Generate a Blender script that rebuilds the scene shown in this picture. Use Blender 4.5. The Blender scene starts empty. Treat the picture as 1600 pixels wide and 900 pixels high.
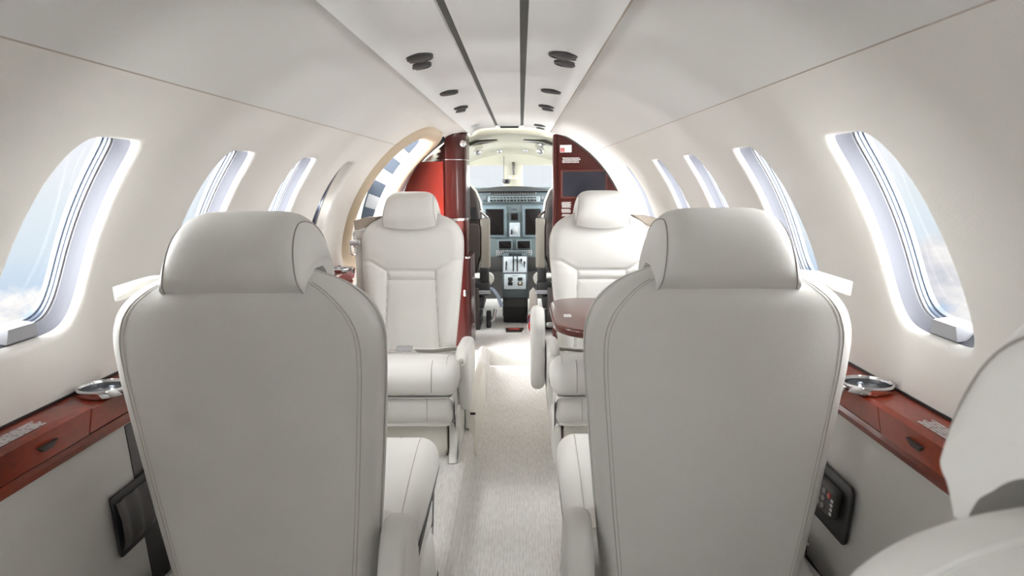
import bpy, math, random
from mathutils import Vector, Matrix
random.seed(7)
sc = bpy.context.scene
COL = sc.collection
PI = math.pi
def R(d): return math.radians(d)
def lerp(a, b, t): return a + (b - a) * t
def smooth(t):
    t = max(0, min(1, t)); return t * t * (3 - 2 * t)
def table(x, pts):
    if x <= pts[0][0]: return pts[0][1]
    for (a, b), (c, d) in zip(pts, pts[1:]):
        if x <= c: return lerp(b, d, (x - a) / (c - a))
    return pts[-1][1]

# ------------------------------------------------------------------ mesh helpers
class MB:
    def __init__(s): s.v = []; s.f = []
    def add(s, vs, fs, T=None):
        b = len(s.v)
        s.v += [T(*p) if T else tuple(p) for p in vs]
        s.f += [tuple(b + i for i in f) for f in fs]
        return s
    def rings(s, rs, closed=True, cap0=True, cap1=True, T=None):
        n = len(rs[0]); vs = [p for r in rs for p in r]; fs = []
        for k in range(len(rs) - 1):
            for i in range(n if closed else n - 1):
                j = (i + 1) % n
                fs.append((k * n + i, k * n + j, (k + 1) * n + j, (k + 1) * n + i))
        if closed and cap0: fs.append(tuple(range(n))[::-1])
        if closed and cap1: fs.append(tuple((len(rs) - 1) * n + i for i in range(n)))
        return s.add(vs, fs, T)
    def box(s, c, d, r=0.0, T=None, seg=2):
        x, y, z = [q / 2 for q in d]
        r = min(r, .98 * min(x, y, z))
        if r <= 0:
            vs = [(c[0] + i * x, c[1] + j * y, c[2] + k * z) for i in (-1, 1) for j in (-1, 1) for k in (-1, 1)]
            return s.add(vs, [(0, 1, 3, 2), (4, 6, 7, 5), (0, 4, 5, 1), (2, 3, 7, 6), (0, 2, 6, 4), (1, 5, 7, 3)], T)
        o = rrect(2 * x, 2 * y, r, seg + 1)
        return s.rex(o, 2 * z, r, seg, lambda u, v, w: (c[0] + u, c[1] + v, c[2] - z + w) if not T else T(c[0] + u, c[1] + v, c[2] - z + w))
    def rex(s, o, depth, r=0.0, seg=3, T=None, dome=0.0):
        """outline (u,v) extruded along w with rounded edges"""
        rs = []
        if dome:
            cu = sum(p[0] for p in o) / len(o); cv = sum(p[1] for p in o) / len(o)
        if r > 0:
            for k in range(seg + 1):
                a = PI / 2 * k / seg
                rs.append([(u, v, r * (1 - math.cos(a))) for u, v in inset(o, r * (1 - math.sin(a)))])
            bot = rs
            top = [[(u, v, depth - w) for u, v, w in ring] for ring in rs][::-1]
            rs = bot + top
        else:
            rs = [[(u, v, 0) for u, v in o], [(u, v, depth) for u, v in o]]
        if dome:
            last = rs[-1]; first = rs[0]
            for k in range(1, 6):
                t = k / 6; h = dome * (1 - (1 - t) ** 2)
                rs.append([(lerp(u, cu, t), lerp(v, cv, t), w + h) for u, v, w in last])
        return s.rings(rs, T=T)
    def tube(s, pts, r, n=8, closed=False, T=None, flat=None):
        P = [Vector(p) for p in pts]; m = len(P); rs = []
        up = None
        for i in range(m):
            a = P[(i - 1) % m] if (closed or i > 0) else P[i]
            b = P[(i + 1) % m] if (closed or i < m - 1) else P[i]
            t = (b - a).normalized() if (b - a).length > 1e-9 else Vector((0, 0, 1))
            if up is None: up = Vector((0, 0, 1)) if abs(t.z) < .9 else Vector((1, 0, 0))
            e1 = (up - t * up.dot(t))
            e1 = e1.normalized() if e1.length > 1e-6 else t.orthogonal().normalized()
            e2 = t.cross(e1); up = e1
            rr = r[i] if isinstance(r, (list, tuple)) else r
            ra, rb = (rr, rr) if not flat else flat
            rs.append([tuple(P[i] + e1 * ra * math.cos(2 * PI * k / n) + e2 * rb * math.sin(2 * PI * k / n)) for k in range(n)])
        if closed: rs.append(rs[0]); return s.rings(rs, cap0=False, cap1=False, T=T)
        return s.rings(rs, T=T)
    def ribbon(s, pts, side, thick=.002):
        """flat strap: pts is the centre line, side the half-width vector at each point"""
        rs = []
        P = [Vector(p) for p in pts]; S = [Vector(q) for q in side] if isinstance(side, list) else [Vector(side)] * len(P)
        for i, p in enumerate(P):
            t = (P[min(i + 1, len(P) - 1)] - P[max(i - 1, 0)]).normalized()
            nrm = t.cross(S[i]).normalized() * thick
            rs.append([tuple(p - S[i] - nrm), tuple(p + S[i] - nrm), tuple(p + S[i] + nrm), tuple(p - S[i] + nrm)])
        return s.rings(rs)
    def lathe(s, prof, n=28, T=None, cap0=True, cap1=True):
        rs = [[(r * math.cos(2 * PI * k / n), r * math.sin(2 * PI * k / n), z) for k in range(n)] for r, z in prof]
        return s.rings(rs, T=T, cap0=cap0, cap1=cap1)
    def build(s, name, mat, parent=None, ang=35, loc=None):
        me = bpy.data.meshes.new(name); me.from_pydata(s.v, [], s.f)
        me.validate(); me.update()
        import bmesh
        bm = bmesh.new(); bm.from_mesh(me); bmesh.ops.recalc_face_normals(bm, faces=bm.faces); bm.to_mesh(me); bm.free()
        me.shade_smooth()
        if ang: me.set_sharp_from_angle(angle=R(ang))
        me.materials.append(mat)
        o = bpy.data.objects.new(name, me); COL.objects.link(o)
        if parent: o.parent = parent
        if loc: o.location = loc
        return o
def rrect(w, h, r, n=4, cx=0, cy=0):
    o = []
    for sx, sy, a0 in ((1, 1, 0), (-1, 1, 90), (-1, -1, 180), (1, -1, 270)):
        for k in range(n + 1):
            a = R(a0 + 90 * k / n)
            o.append((cx + sx * (w / 2 - r) + r * math.cos(a), cy + sy * (h / 2 - r) + r * math.sin(a)))
    return o
def inset(o, d):
    if d == 0: return list(o)
    n = len(o); out = []
    area = sum(o[i][0] * o[(i + 1) % n][1] - o[(i + 1) % n][0] * o[i][1] for i in range(n))
    sg = 1 if area > 0 else -1
    for i in range(n):
        a, b, c = o[i - 1], o[i], o[(i + 1) % n]
        e1 = Vector((b[0] - a[0], b[1] - a[1])); e2 = Vector((c[0] - b[0], c[1] - b[1]))
        if e1.length < 1e-9: e1 = e2
        if e2.length < 1e-9: e2 = e1
        n1 = Vector((-e1.y, e1.x)).normalized(); n2 = Vector((-e2.y, e2.x)).normalized()
        m = n1 + n2
        if m.length < 1e-6: m = n1
        m.normalize(); k = 1 / max(.5, m.dot(n1))
        out.append((b[0] + m.x * d * k * sg, b[1] + m.y * d * k * sg))
    return out
def catmull(pts, n=6, closed=False):
    P = [Vector(p) for p in pts]; m = len(P); out = []
    rng = range(m if closed else m - 1)
    for i in rng:
        p0 = P[(i - 1) % m] if closed or i > 0 else P[i]
        p1, p2 = P[i], P[(i + 1) % m]
        p3 = P[(i + 2) % m] if closed or i + 2 < m else p2
        for k in range(n):
            t = k / n
            out.append(tuple(.5 * ((2 * p1) + (p2 - p0) * t + (2 * p0 - 5 * p1 + 4 * p2 - p3) * t * t + (3 * p1 - p0 - 3 * p2 + p3) * t ** 3)))
    if not closed: out.append(tuple(P[-1]))
    return out
def XZ(y0, sy=1): return lambda u, v, w: (u, y0 + sy * w, v)      # outline in x,z, depth along y
def YZ(x0, sx=1): return lambda u, v, w: (x0 + sx * w, u, v)      # outline in y,z, depth along x
def XY(z0, sz=1): return lambda u, v, w: (u, v, z0 + sz * w)

def tag(o, label, cat, group=None, kind=None):
    o['label'] = label; o['category'] = cat
    if group: o['group'] = group
    if kind: o['kind'] = kind
    return o
def thing(name, label, cat, loc=(0, 0, 0), rz=0, group=None, kind=None):
    o = bpy.data.objects.new(name, None); COL.objects.link(o)
    o.empty_display_size = .05
    o.location = loc; o.rotation_euler = (0, 0, rz)
    return tag(o, label, cat, group, kind)
def kids(o): return [c for c in bpy.data.objects if c.parent == o]
def dup(root, loc, rz=None, label=None, group=None):
    r = root.copy(); COL.objects.link(r); r.location = loc
    if rz is not None: r.rotation_euler = (0, 0, rz)
    if label: r['label'] = label
    if group: r['group'] = group
    for ch in kids(root):
        c = ch.copy(); COL.objects.link(c); c.parent = r
        for g in kids(ch):
            d = g.copy(); COL.objects.link(d); d.parent = c
    return r

# ------------------------------------------------------------------ materials
def srgb(r, g, b):
    f = lambda c: (c / 255 / 12.92) if c / 255 <= .04045 else ((c / 255 + .055) / 1.055) ** 2.4
    return (f(r), f(g), f(b), 1)
def mat(name, col, rough=.5, metal=0, bump=0, bscale=200, var=0, vscale=6, coat=0, spec=.5, trans=0, sheen=0, stretch=None, col2=None):
    m = bpy.data.materials.new(name); m.use_nodes = True
    nt = m.node_tree; b = nt.nodes['Principled BSDF']
    c = col if len(col) == 4 else (*col, 1)
    b.inputs['Base Color'].default_value = c
    b.inputs['Roughness'].default_value = rough; b.inputs['Metallic'].default_value = metal
    b.inputs['Coat Weight'].default_value = coat; b.inputs['Coat Roughness'].default_value = .06
    b.inputs['Specular IOR Level'].default_value = spec
    b.inputs['Sheen Weight'].default_value = sheen
    tc = nt.nodes.new('ShaderNodeTexCoord')
    src = tc.outputs['Object']
    if stretch:
        mp = nt.nodes.new('ShaderNodeMapping'); mp.inputs['Scale'].default_value = stretch
        nt.links.new(src, mp.inputs['Vector']); src = mp.outputs['Vector']
    if var or col2:
        n = nt.nodes.new('ShaderNodeTexNoise'); n.inputs['Scale'].default_value = vscale; n.inputs['Detail'].default_value = 5
        nt.links.new(src, n.inputs['Vector'])
        rp = nt.nodes.new('ShaderNodeValToRGB')
        rp.color_ramp.elements[0].position = .3; rp.color_ramp.elements[1].position = .7
        c2 = col2 or tuple(min(1, q * (1 + var)) for q in c[:3]) + (1,)
        c1 = c if col2 else tuple(q * (1 - var) for q in c[:3]) + (1,)
        rp.color_ramp.elements[0].color = c1; rp.color_ramp.elements[1].color = c2
        nt.links.new(n.outputs['Fac'], rp.inputs['Fac']); nt.links.new(rp.outputs['Color'], b.inputs['Base Color'])
    if bump:
        n2 = nt.nodes.new('ShaderNodeTexNoise'); n2.inputs['Scale'].default_value = bscale; n2.inputs['Detail'].default_value = 3
        nt.links.new(src, n2.inputs['Vector'])
        bp = nt.nodes.new('ShaderNodeBump'); bp.inputs['Strength'].default_value = bump; bp.inputs['Distance'].default_value = .002
        nt.links.new(n2.outputs['Fac'], bp.inputs['Height']); nt.links.new(bp.outputs['Normal'], b.inputs['Normal'])
    return m
M = {}
LEATHER = (.69, .685, .655)
M['leather'] = mat('leather', LEATHER, .42, bump=.12, bscale=260, var=.02, vscale=9, spec=.4)
M['thread'] = mat('leather_seam', (.33, .31, .28), .7)
M['stitch'] = mat('stitch_thread', (.50, .48, .44), .7)
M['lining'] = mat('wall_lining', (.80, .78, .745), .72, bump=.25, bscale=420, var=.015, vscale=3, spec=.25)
M['ceiling'] = mat('ceiling_panel', (.79, .79, .78), .5, bump=.05, bscale=300, var=.012, vscale=4, spec=.35)
M['headliner'] = mat('headliner_cloth', (.79, .785, .765), .75, bump=.25, bscale=420, var=.015, vscale=3, spec=.25)
M['sidepanel'] = mat('side_panel_vinyl', (.50, .49, .46), .6, bump=.2, bscale=350, var=.03, vscale=7)
M['tan'] = mat('tan_trim', (.60, .49, .36), .55, bump=.15, bscale=300)
M['cream'] = mat('cream_plastic', (.74, .72, .66), .45)
M['chrome'] = mat('chrome', (.8, .8, .82), .1, metal=1)
M['satin'] = mat('satin_metal', (.62, .63, .65), .32, metal=1)
M['black'] = mat('black_plastic', (.018, .018, .019), .42)
M['dark'] = mat('dark_grey_plastic', (.06, .058, .055), .45)
M['ventgrey'] = mat('vent_grey', (.045, .045, .043), .5)
M['darkleather'] = mat('dark_brown_leather', (.045, .036, .032), .48, bump=.2, bscale=180)
M['groove'] = mat('dark_recess', (.10, .10, .092), .55)
M['seamline'] = mat('lining_seam', (.52, .45, .40), .8)
M['screen'] = mat('screen_glass', (.022, .022, .032), .3, spec=.3)
M['avionics'] = mat('avionics_screen', (.012, .010, .010), .3, spec=.2)
M['panel'] = mat('instrument_grey', (.17, .215, .23), .5)
M['panel_dark'] = mat('instrument_dark', (.075, .10, .11), .5)
M['button'] = mat('button_grey', (.018, .022, .024), .5)
M['white'] = mat('white_print', (.8, .8, .8), .5)
M['greyprint'] = mat('grey_print', (.62, .6, .6), .5)
M['red'] = mat('red_paint', (.55, .03, .02), .3, coat=.5)
M['blueband'] = mat('blue_band', (.08, .12, .3), .35)
M['yellow'] = mat('yellow_plastic', (.75, .42, .02), .5)
M['sheepskin'] = mat('sheepskin', (.85, .83, .78), .9, bump=1, bscale=120)
M['belt'] = mat('webbing', (.52, .49, .44), .6, bump=.4, bscale=500)
M['beltlight'] = mat('pale_webbing', (.68, .66, .62), .6, bump=.3, bscale=500)
M['guide'] = mat('belt_guide', (.42, .36, .30), .5)
M['reveal'] = mat('window_reveal', (.13, .135, .155), .35, spec=.5)
M['track'] = mat('window_track', (.085, .105, .14), .35)
M['bead'] = mat('window_bead', (.34, .345, .37), .3)
M['mauve'] = mat('shade_mauve', (.55, .37, .43), .5)
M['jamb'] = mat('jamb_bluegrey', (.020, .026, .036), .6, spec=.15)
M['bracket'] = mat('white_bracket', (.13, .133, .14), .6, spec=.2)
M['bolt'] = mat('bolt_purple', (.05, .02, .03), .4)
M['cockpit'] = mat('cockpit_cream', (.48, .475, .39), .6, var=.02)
M['visor'] = mat('visor_tint', (.07, .07, .05), .3)
M['glare'] = mat('glareshield', (.075, .082, .085), .7)
M['blueseat'] = mat('blue_grey_plastic', (.28, .33, .42), .5)
M['redlit'] = mat('door_lit_red', (.20, .016, .009), .22, coat=.3, var=.25, vscale=3)  # wood red brightened in colour, for the door light on the cabinet flank

def wood(name, a, b, scale=5, stretch=(1, .35, 1), rough=.28, coat=.7):
    m = bpy.data.materials.new(name); m.use_nodes = True; nt = m.node_tree; p = nt.nodes['Principled BSDF']
    tc = nt.nodes.new('ShaderNodeTexCoord'); mp = nt.nodes.new('ShaderNodeMapping'); mp.inputs['Scale'].default_value = stretch
    n = nt.nodes.new('ShaderNodeTexNoise'); n.inputs['Scale'].default_value = scale; n.inputs['Detail'].default_value = 8; n.inputs['Distortion'].default_value = 1.2
    w = nt.nodes.new('ShaderNodeTexNoise'); w.inputs['Scale'].default_value = scale * 9; w.inputs['Detail'].default_value = 4; w.inputs['Distortion'].default_value = 2
    mx = nt.nodes.new('ShaderNodeMath'); mx.operation = 'MULTIPLY_ADD'; mx.inputs[1].default_value = .28
    rp = nt.nodes.new('ShaderNodeValToRGB'); rp.color_ramp.elements[0].position = .42; rp.color_ramp.elements[1].position = .85
    rp.color_ramp.elements[0].color = (*a, 1); rp.color_ramp.elements[1].color = (*b, 1)
    L = nt.links.new
    L(tc.outputs['Object'], mp.inputs['Vector']); L(mp.outputs['Vector'], n.inputs['Vector']); L(mp.outputs['Vector'], w.inputs['Vector'])
    L(w.outputs['Fac'], mx.inputs[0]); L(n.outputs['Fac'], mx.inputs[2]); L(mx.outputs[0], rp.inputs['Fac']); L(rp.outputs['Color'], p.inputs['Base Color'])
    p.inputs['Roughness'].default_value = rough; p.inputs['Coat Weight'].default_value = coat; p.inputs['Coat Roughness'].default_value = .07; p.inputs['Specular IOR Level'].default_value = .5 if coat > .5 else .25
    return m
M['wood'] = wood('mahogany', (.085, .008, .003), (.36, .045, .013), 5, (1, .35, 1), .3, .35)
M['woodtable'] = wood('mahogany_table', (.055, .011, .008), (.125, .03, .02), 7, (1, .35, 1), .3, .4)
M['woodtrim'] = wood('mahogany_trim', (.085, .011, .005), (.26, .042, .016), 9, (1, .35, 1), .3, .35)
M['wooddark'] = wood('mahogany_bulkhead', (.035, .004, .0035), (.062, .008, .006), 4, (1, 1, .3), .3, .3)

def carpet(name, a, b, weave=True):
    m = bpy.data.materials.new(name); m.use_nodes = True; nt = m.node_tree; p = nt.nodes['Principled BSDF']; L = nt.links.new
    tc = nt.nodes.new('ShaderNodeTexCoord')
    n = nt.nodes.new('ShaderNodeTexNoise'); n.inputs['Scale'].default_value = 130; n.inputs['Detail'].default_value = 3
    mp = nt.nodes.new('ShaderNodeMapping'); mp.inputs['Scale'].default_value = (1.0, .18, 1)
    L(tc.outputs['Object'], mp.inputs['Vector']); L(mp.outputs['Vector'], n.inputs['Vector'])
    n2 = nt.nodes.new('ShaderNodeTexNoise'); n2.inputs['Scale'].default_value = 5; n2.inputs['Detail'].default_value = 4; L(tc.outputs['Object'], n2.inputs['Vector'])
    w = nt.nodes.new('ShaderNodeTexWave'); w.bands_direction = 'X'; w.inputs['Scale'].default_value = 32; w.inputs['Distortion'].default_value = 1.5; L(tc.outputs['Object'], w.inputs['Vector'])
    a1 = nt.nodes.new('ShaderNodeMath'); a1.operation = 'MULTIPLY_ADD'; a1.inputs[1].default_value = .35; L(n2.outputs['Fac'], a1.inputs[0]); L(n.outputs['Fac'], a1.inputs[2])
    a2 = nt.nodes.new('ShaderNodeMath'); a2.operation = 'MULTIPLY_ADD'; a2.inputs[1].default_value = .14; L(w.outputs['Fac'], a2.inputs[0]); L(a1.outputs[0], a2.inputs[2])
    rp = nt.nodes.new('ShaderNodeValToRGB'); rp.color_ramp.elements[0].position = .5; rp.color_ramp.elements[1].position = .95
    rp.color_ramp.elements[0].color = (*a, 1); rp.color_ramp.elements[1].color = (*b, 1)
    L(a2.outputs[0], rp.inputs['Fac']); L(rp.outputs['Color'], p.inputs['Base Color'])
    p.inputs['Roughness'].default_value = .95; p.inputs['Specular IOR Level'].default_value = .1
    bp = nt.nodes.new('ShaderNodeBump'); bp.inputs['Strength'].default_value = .6; bp.inputs['Distance'].default_value = .003
    L(a2.outputs[0], bp.inputs['Height']); L(bp.outputs['Normal'], p.inputs['Normal'])
    return m
M['carpet'] = carpet('cream_carpet', (.64, .63, .605), (.80, .79, .765))
M['carpet_side'] = carpet('side_carpet', (.60, .585, .57), (.76, .745, .725))

def glass():
    m = bpy.data.materials.new('window_glass'); m.use_nodes = True; nt = m.node_tree; nt.nodes.clear()
    o = nt.nodes.new('ShaderNodeOutputMaterial'); t = nt.nodes.new('ShaderNodeBsdfTransparent'); g = nt.nodes.new('ShaderNodeBsdfGlossy')
    g.inputs['Roughness'].default_value = .03; t.inputs['Color'].default_value = (1, 1, 1, 1)
    x = nt.nodes.new('ShaderNodeMixShader'); x.inputs[0].default_value = .03
    nt.links.new(t.outputs[0], x.inputs[1]); nt.links.new(g.outputs[0], x.inputs[2]); nt.links.new(x.outputs[0], o.inputs[0])
    return m
M['glass'] = glass()

# ------------------------------------------------------------------ camera (metres, aisle floor z = 0, forward = +Y)
CX, CZ, FPX = .068, 1.13, 1080.
rho = -.0065
px, py = (814 - 800) / FPX, (450 - 280) / FPX
a0 = px * math.cos(rho) - py * math.sin(rho); b0 = px * math.sin(rho) + py * math.cos(rho)
TH = math.atan(b0); PS = math.atan(a0 * math.cos(TH))
F = Vector((-math.sin(PS) * math.cos(TH), math.cos(PS) * math.cos(TH), -math.sin(TH)))
R0v = Vector((math.cos(PS), math.sin(PS), 0)); U0 = R0v.cross(F)
Rv = R0v * math.cos(rho) + U0 * math.sin(rho); Uv = U0 * math.cos(rho) - R0v * math.sin(rho)
cam = bpy.data.cameras.new('camera'); co = bpy.data.objects.new('camera', cam); COL.objects.link(co)
co.matrix_world = Matrix(((Rv.x, Uv.x, -F.x, CX), (Rv.y, Uv.y, -F.y, 0), (Rv.z, Uv.z, -F.z, CZ), (0, 0, 0, 1)))
cam.sensor_width = 36; cam.lens = 36 * FPX / 1600; cam.clip_start = .02
cam.dof.use_dof = True; cam.dof.focus_distance = 1.9; cam.dof.aperture_fstop = 10
sc.camera = co

# ------------------------------------------------------------------ cabin shell
RC, ZC = .735, .736                  # cabin lining: a tube of this radius about this height
YA, YB = -1.205, 4.3                 # aft and forward end of the cabin
def cyl(side, y, ph, r=RC): return (side * r * math.cos(ph), y, ZC + r * math.sin(ph))
PH0, PH1 = R(-7), R(48.3)
PHT = R(62)
def opening(cell, c, half, p, tilt=0.0, n=28):
    """boundary of the cell and the matching rounded opening, as (y, phi) lists"""
    y0, y1, f0, f1 = cell; sq = []
    for k in range(n): sq.append((-1 + 2 * k / n, -1))
    for k in range(n): sq.append((1, -1 + 2 * k / n))
    for k in range(n): sq.append((1 - 2 * k / n, 1))
    for k in range(n): sq.append((-1, 1 - 2 * k / n))
    B, O = [], []
    for u, v in sq:
        B.append((y0 + (u + 1) / 2 * (y1 - y0), f0 + (v + 1) / 2 * (f1 - f0)))
        pp = p if isinstance(p, (int, float)) else p[(0 if u > 0 else 1) if v > 0 else (2 if u > 0 else 3)]
        q = (abs(u) ** pp + abs(v) ** pp) ** (1 / pp)
        O.append((u / q, v / q))
    return B, O
def oring(O, c, half, d, tilt=0.0):
    """opening shrunk by d metres, as (y, phi)"""
    a = half[0] - d; b = half[1] - d / RC
    return [(c[0] + u * (a - (.012 * v if tilt == 0 else 0)) + (tilt or .010) * v, c[1] + v * b) for u, v in O]
def wall_cell(mb, side, cell, c, half, p, rho_=.02, tilt=0.0):
    B, O = opening(cell, c, half, p)
    o0 = oring(O, c, half, 0, tilt); rs = []
    for k in range(7):
        t = k / 6
        rs.append([cyl(side, lerp(b[0], o[0], t), lerp(b[1], o[1], t)) for b, o in zip(B, o0)])
    for k in range(1, 7):
        a = PI / 2 * k / 6
        rs.append([cyl(side, y, f, RC + rho_ * (1 - math.cos(a))) for y, f in oring(O, c, half, rho_ * math.sin(a), tilt)])
    mb.rings(rs, cap0=False, cap1=False)
    return O
def wall_plain(mb, side, y0, y1, f0, f1, n=24):
    mb.rings([[cyl(side, y, lerp(f0, f1, k / n)) for k in range(n + 1)] for y in (y0, lerp(y0, y1, .5), y1)], closed=False)
WHALF = (.114, .192 / RC); WP = (9, 4, 4.2, 8); WPH = R(24.6)
wnum = [0]
def window(side, yc, label, shade=False):
    wnum[0] += 1
    t = thing('window_%d' % wnum[0], label, 'window', cyl(side, yc, WPH), kind='structure')
    base = Vector(t.location)
    B, O = opening((0, 1, 0, 1), None, None, WP)
    c = (yc, WPH)
    def ring(d, r): return [tuple(Vector(cyl(side, y, f, r)) - base) for y, f in oring(O, c, WHALF, d)]
    MB().rings([ring(.015, RC + .015), ring(.017, RC + .022), ring(.020, RC + .030), ring(.024, RC + .037)], cap0=False, cap1=False).build('reveal', M['cream'] if shade else M['reveal'], t)  # shaded window: cream stands in for the sunlight its blind stops
    m = MB()
    m.rings([ring(.024, RC + .037), ring(.023, RC + .039), ring(.0245, RC + .042), ring(.027, RC + .042), ring(.028, RC + .040)], cap0=False, cap1=False).build('bead', M['bead'], t)
    MB().rings([ring(.027, RC + .040), ring(.027, RC + .045), ring(.029, RC + .046), ring(.029, RC + .051), ring(.032, RC + .052), ring(.032, RC + .060)], cap0=False, cap1=False).build('shade_track', M['track'], t)
    g = ring(.031, RC + .059)
    MB().add(g, [tuple(range(len(g)))]).build('pane', M['glass'], t, ang=0)
    # white pull of the shade at the foot of the opening
    def P(u, v, w):  # u along y, v up, w outward
        q = cyl(side, yc - .026 + u, R(11.1) + v / RC, RC + .012 + w); return tuple(Vector(q) - base)
    hb = MB()
    hb.rings([[P(-.036, 0, 0), P(.036, 0, 0), P(.030, .022, .004), P(-.030, .022, .004)],
              [P(-.036, -.002, .03), P(.036, -.002, .03), P(.030, .02, .03), P(-.030, .02, .03)]])
    hb.build('shade_pull', M['bead'], t, ang=20)
    if shade:
        ss = [(y, f) for y, f in oring(O, c, WHALF, .033)]
        up = [tuple(Vector(cyl(side, y, max(f, WPH - .02), RC + .055)) - base) for y, f in ss]
        lo = [tuple(Vector(cyl(side, y, min(f, WPH - .045), RC + .055)) - base) for y, f in ss]
        MB().add(up, [tuple(range(len(up)))]).add(lo, [tuple(range(len(lo)))]).build('shade_blind', M['mauve'], t, ang=0)
    if yc < -.5 or yc == .59:  # unseen aft windows: blinds added to cut the daylight on the near seats
        g2 = ring(.033, RC + .054)
        MB().add(g2, [tuple(range(len(g2)))]).build('light_block_blind', M['cream'], t, ang=0)
    return t

wl, wr = MB(), MB()
WY = [-.94, -.43, .08, .59, 1.10, 1.61, 2.12, 2.63]
for side, mb in ((-1, wl), (1, wr)):
    for yc in WY:
        wall_cell(mb, side, (yc - .255, yc + .255, PH0, PH1), (yc, WPH), WHALF, WP, .015)
# right: one more window cell, then plain lining to the bulkhead
wall_cell(wr, 1, (2.885, YB, PH0, PH1), (3.45, WPH), WHALF, WP, .015)
# left: entry door opening
DC, DH, DP, DT = (3.53, R(29.5)), (.43, R(29.5)), 4.2, .07
DO = wall_cell(wl, -1, (2.885, YB, PH0, PHT), DC, DH, DP, rho_=.03, tilt=DT)
wl.build('wall_left', M['lining'], ang=60); wr.build('wall_right', M['lining'], ang=60)
for n_ in ('wall_left', 'wall_right'):
    tag(bpy.data.objects[n_], 'curved cream fabric cabin side wall on the ' + n_[5:] + ' with rounded windows', 'wall', kind='structure')
wl_names = ['window farther aft in the left wall, out of view'] * 4 + ['big side window beside the left seat nearest the camera', 'second window forward on the left wall', 'third window forward on the left wall', 'narrow window just aft of the open entry door']
wr_names = ['window farther aft in the right wall, out of view'] * 4 + ['big side window beside the right seat nearest the camera', 'second window forward on the right wall', 'third window forward on the right wall', 'fourth window forward on the right wall']
for i, yc in enumerate(WY):
    for s_, nm_ in ((-1, wl_names), (1, wr_names)):
        w_ = window(s_, yc, 'rounded cabin ' + nm_[i], shade=(i == 7 and s_ < 0))
        if i < 4: w_['group'] = 'aft cabin windows out of view'
window(1, 3.45, 'rounded cabin window nearest the bulkhead with the screen')

# headliner: from the seam up to the service panels
def headliner(side, f0, y0, y1, mb):
    prof = [(RC * math.cos(lerp(f0, R(62), k / 10)), ZC + RC * math.sin(lerp(f0, R(62), k / 10))) for k in range(11)] if f0 < R(61.9) else [(RC * math.cos(R(62)), ZC + RC * math.sin(R(62)))]
    prof += [(.31, 1.394), (.27, 1.403), (.232, 1.409)]
    mb.rings([[(side * x, y, z) for x, z in prof] for y in (y0, (y0 + y1) / 2, y1)], closed=False)
ce = thing('ceiling', 'cream headliner and panelled ceiling of the cabin', 'ceiling', (0, 1.5, 1.444), kind='structure')
cl = (0, -1.5, -1.444)
h = MB(); headliner(1, PH1, YA, YB, h); headliner(-1, PH1, YA, 2.885, h); headliner(-1, R(62), 2.885, YB, h)
h.build('headliner', M['headliner'], ce, ang=50, loc=cl)
for s in (-1, 1):
    m = MB()
    m.rings([[(s * .084, y, 1.4405), (s * .115, y, 1.4390), (s * .150, y, 1.4360), (s * .180, y, 1.4315), (s * .205, y, 1.4235), (s * .222, y, 1.4100), (s * .232, y, 1.391), (s * .2345, y, 1.395), (s * .2345, y, 1.43), (s * .20, y, 1.46), (s * .084, y, 1.46)] for y in (YA, YB)])
    m.build('service_panel', M['ceiling'], ce, loc=cl)
    m = MB(); m.box((s * .076, (YA + YB) / 2, 1.4565), (.022, YB - YA, .012)); m.build('groove', M['groove'], ce, loc=cl)
    m = MB(); m.box((s * .2375, (YA + YB) / 2, 1.4035), (.005, YB - YA, .012)); m.build('edge_gap', M['seamline'], ce, loc=cl)
m = MB(); m.rings([[(-.067, y, 1.445), (.067, y, 1.445), (.067, y, 1.46), (-.067, y, 1.46)] for y in (YA, YB)]); m.build('centre_panel', M['ceiling'], ce, loc=cl)
for i, (s, ye) in enumerate(((1, YB), (-1, 3.23))):
    p = [cyl(s, YA, PH1, RC - .0005), cyl(s, ye, PH1, RC - .0005)]
    o = MB().tube(p, .0010, 6).build('trim_%d' % (i + 1), M['seamline']); tag(o, 'thin seam between headliner and ' + ('right' if s > 0 else 'left') + ' window panels', 'trim', kind='structure')

# floor: dropped aisle with raised carpeted sides, step up to the cockpit
fl = MB()
prof = [(-.70, .12), (-.17, .12), (-.148, .114), (-.136, .098), (-.131, .07), (-.131, .02), (-.126, .004), (-.11, 0), (.18, 0), (.20, .004), (.205, .02), (.205, .07), (.21, .098), (.222, .114), (.244, .12), (.70, .12)]
fl.rings([[(x, y, z) for x, z in prof] for y in (YA, 1, 2.5, 4.1)], closed=False)
fl.build('floor', M['carpet'], ang=50)
tag(bpy.data.objects['floor'], 'cream carpet floor with a dropped aisle between the seats', 'floor', kind='structure')
st = MB(); st.box((0, 5.1, .0585), (1.3, 2.0, .117), .006)
o = st.build('floor_cockpit', M['carpet']); tag(o, 'pale carpet of the raised cockpit floor', 'floor', kind='structure')

# lower side panels under the ledges
for s, n_ in ((-1, 'left'), (1, 'right')):
    m = MB(); m.rings([[(s * .690, y, .70), (s * .682, y, .62), (s * .668, y, .45), (s * .635, y, .10), (s * .66, y, .10), (s * .71, y, .70)] for y in (YA, 3.05 if s < 0 else YB)])
    o = m.build('wall_%s_lower' % n_, M['sidepanel']); tag(o, 'plain grey lower side panel under the %s mahogany ledge' % n_, 'wall', kind='structure')
# aft bulkhead behind the camera
m = MB(); m.rings([[(x, y, z) for x, z in rrect(1.5, 1.6, .1, 3, 0, .72)] for y in (YA - .03, YA)])
o = m.build('wall_aft', M['lining']); tag(o, 'cream aft bulkhead at the tail end of the cabin', 'wall', kind='structure')

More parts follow.
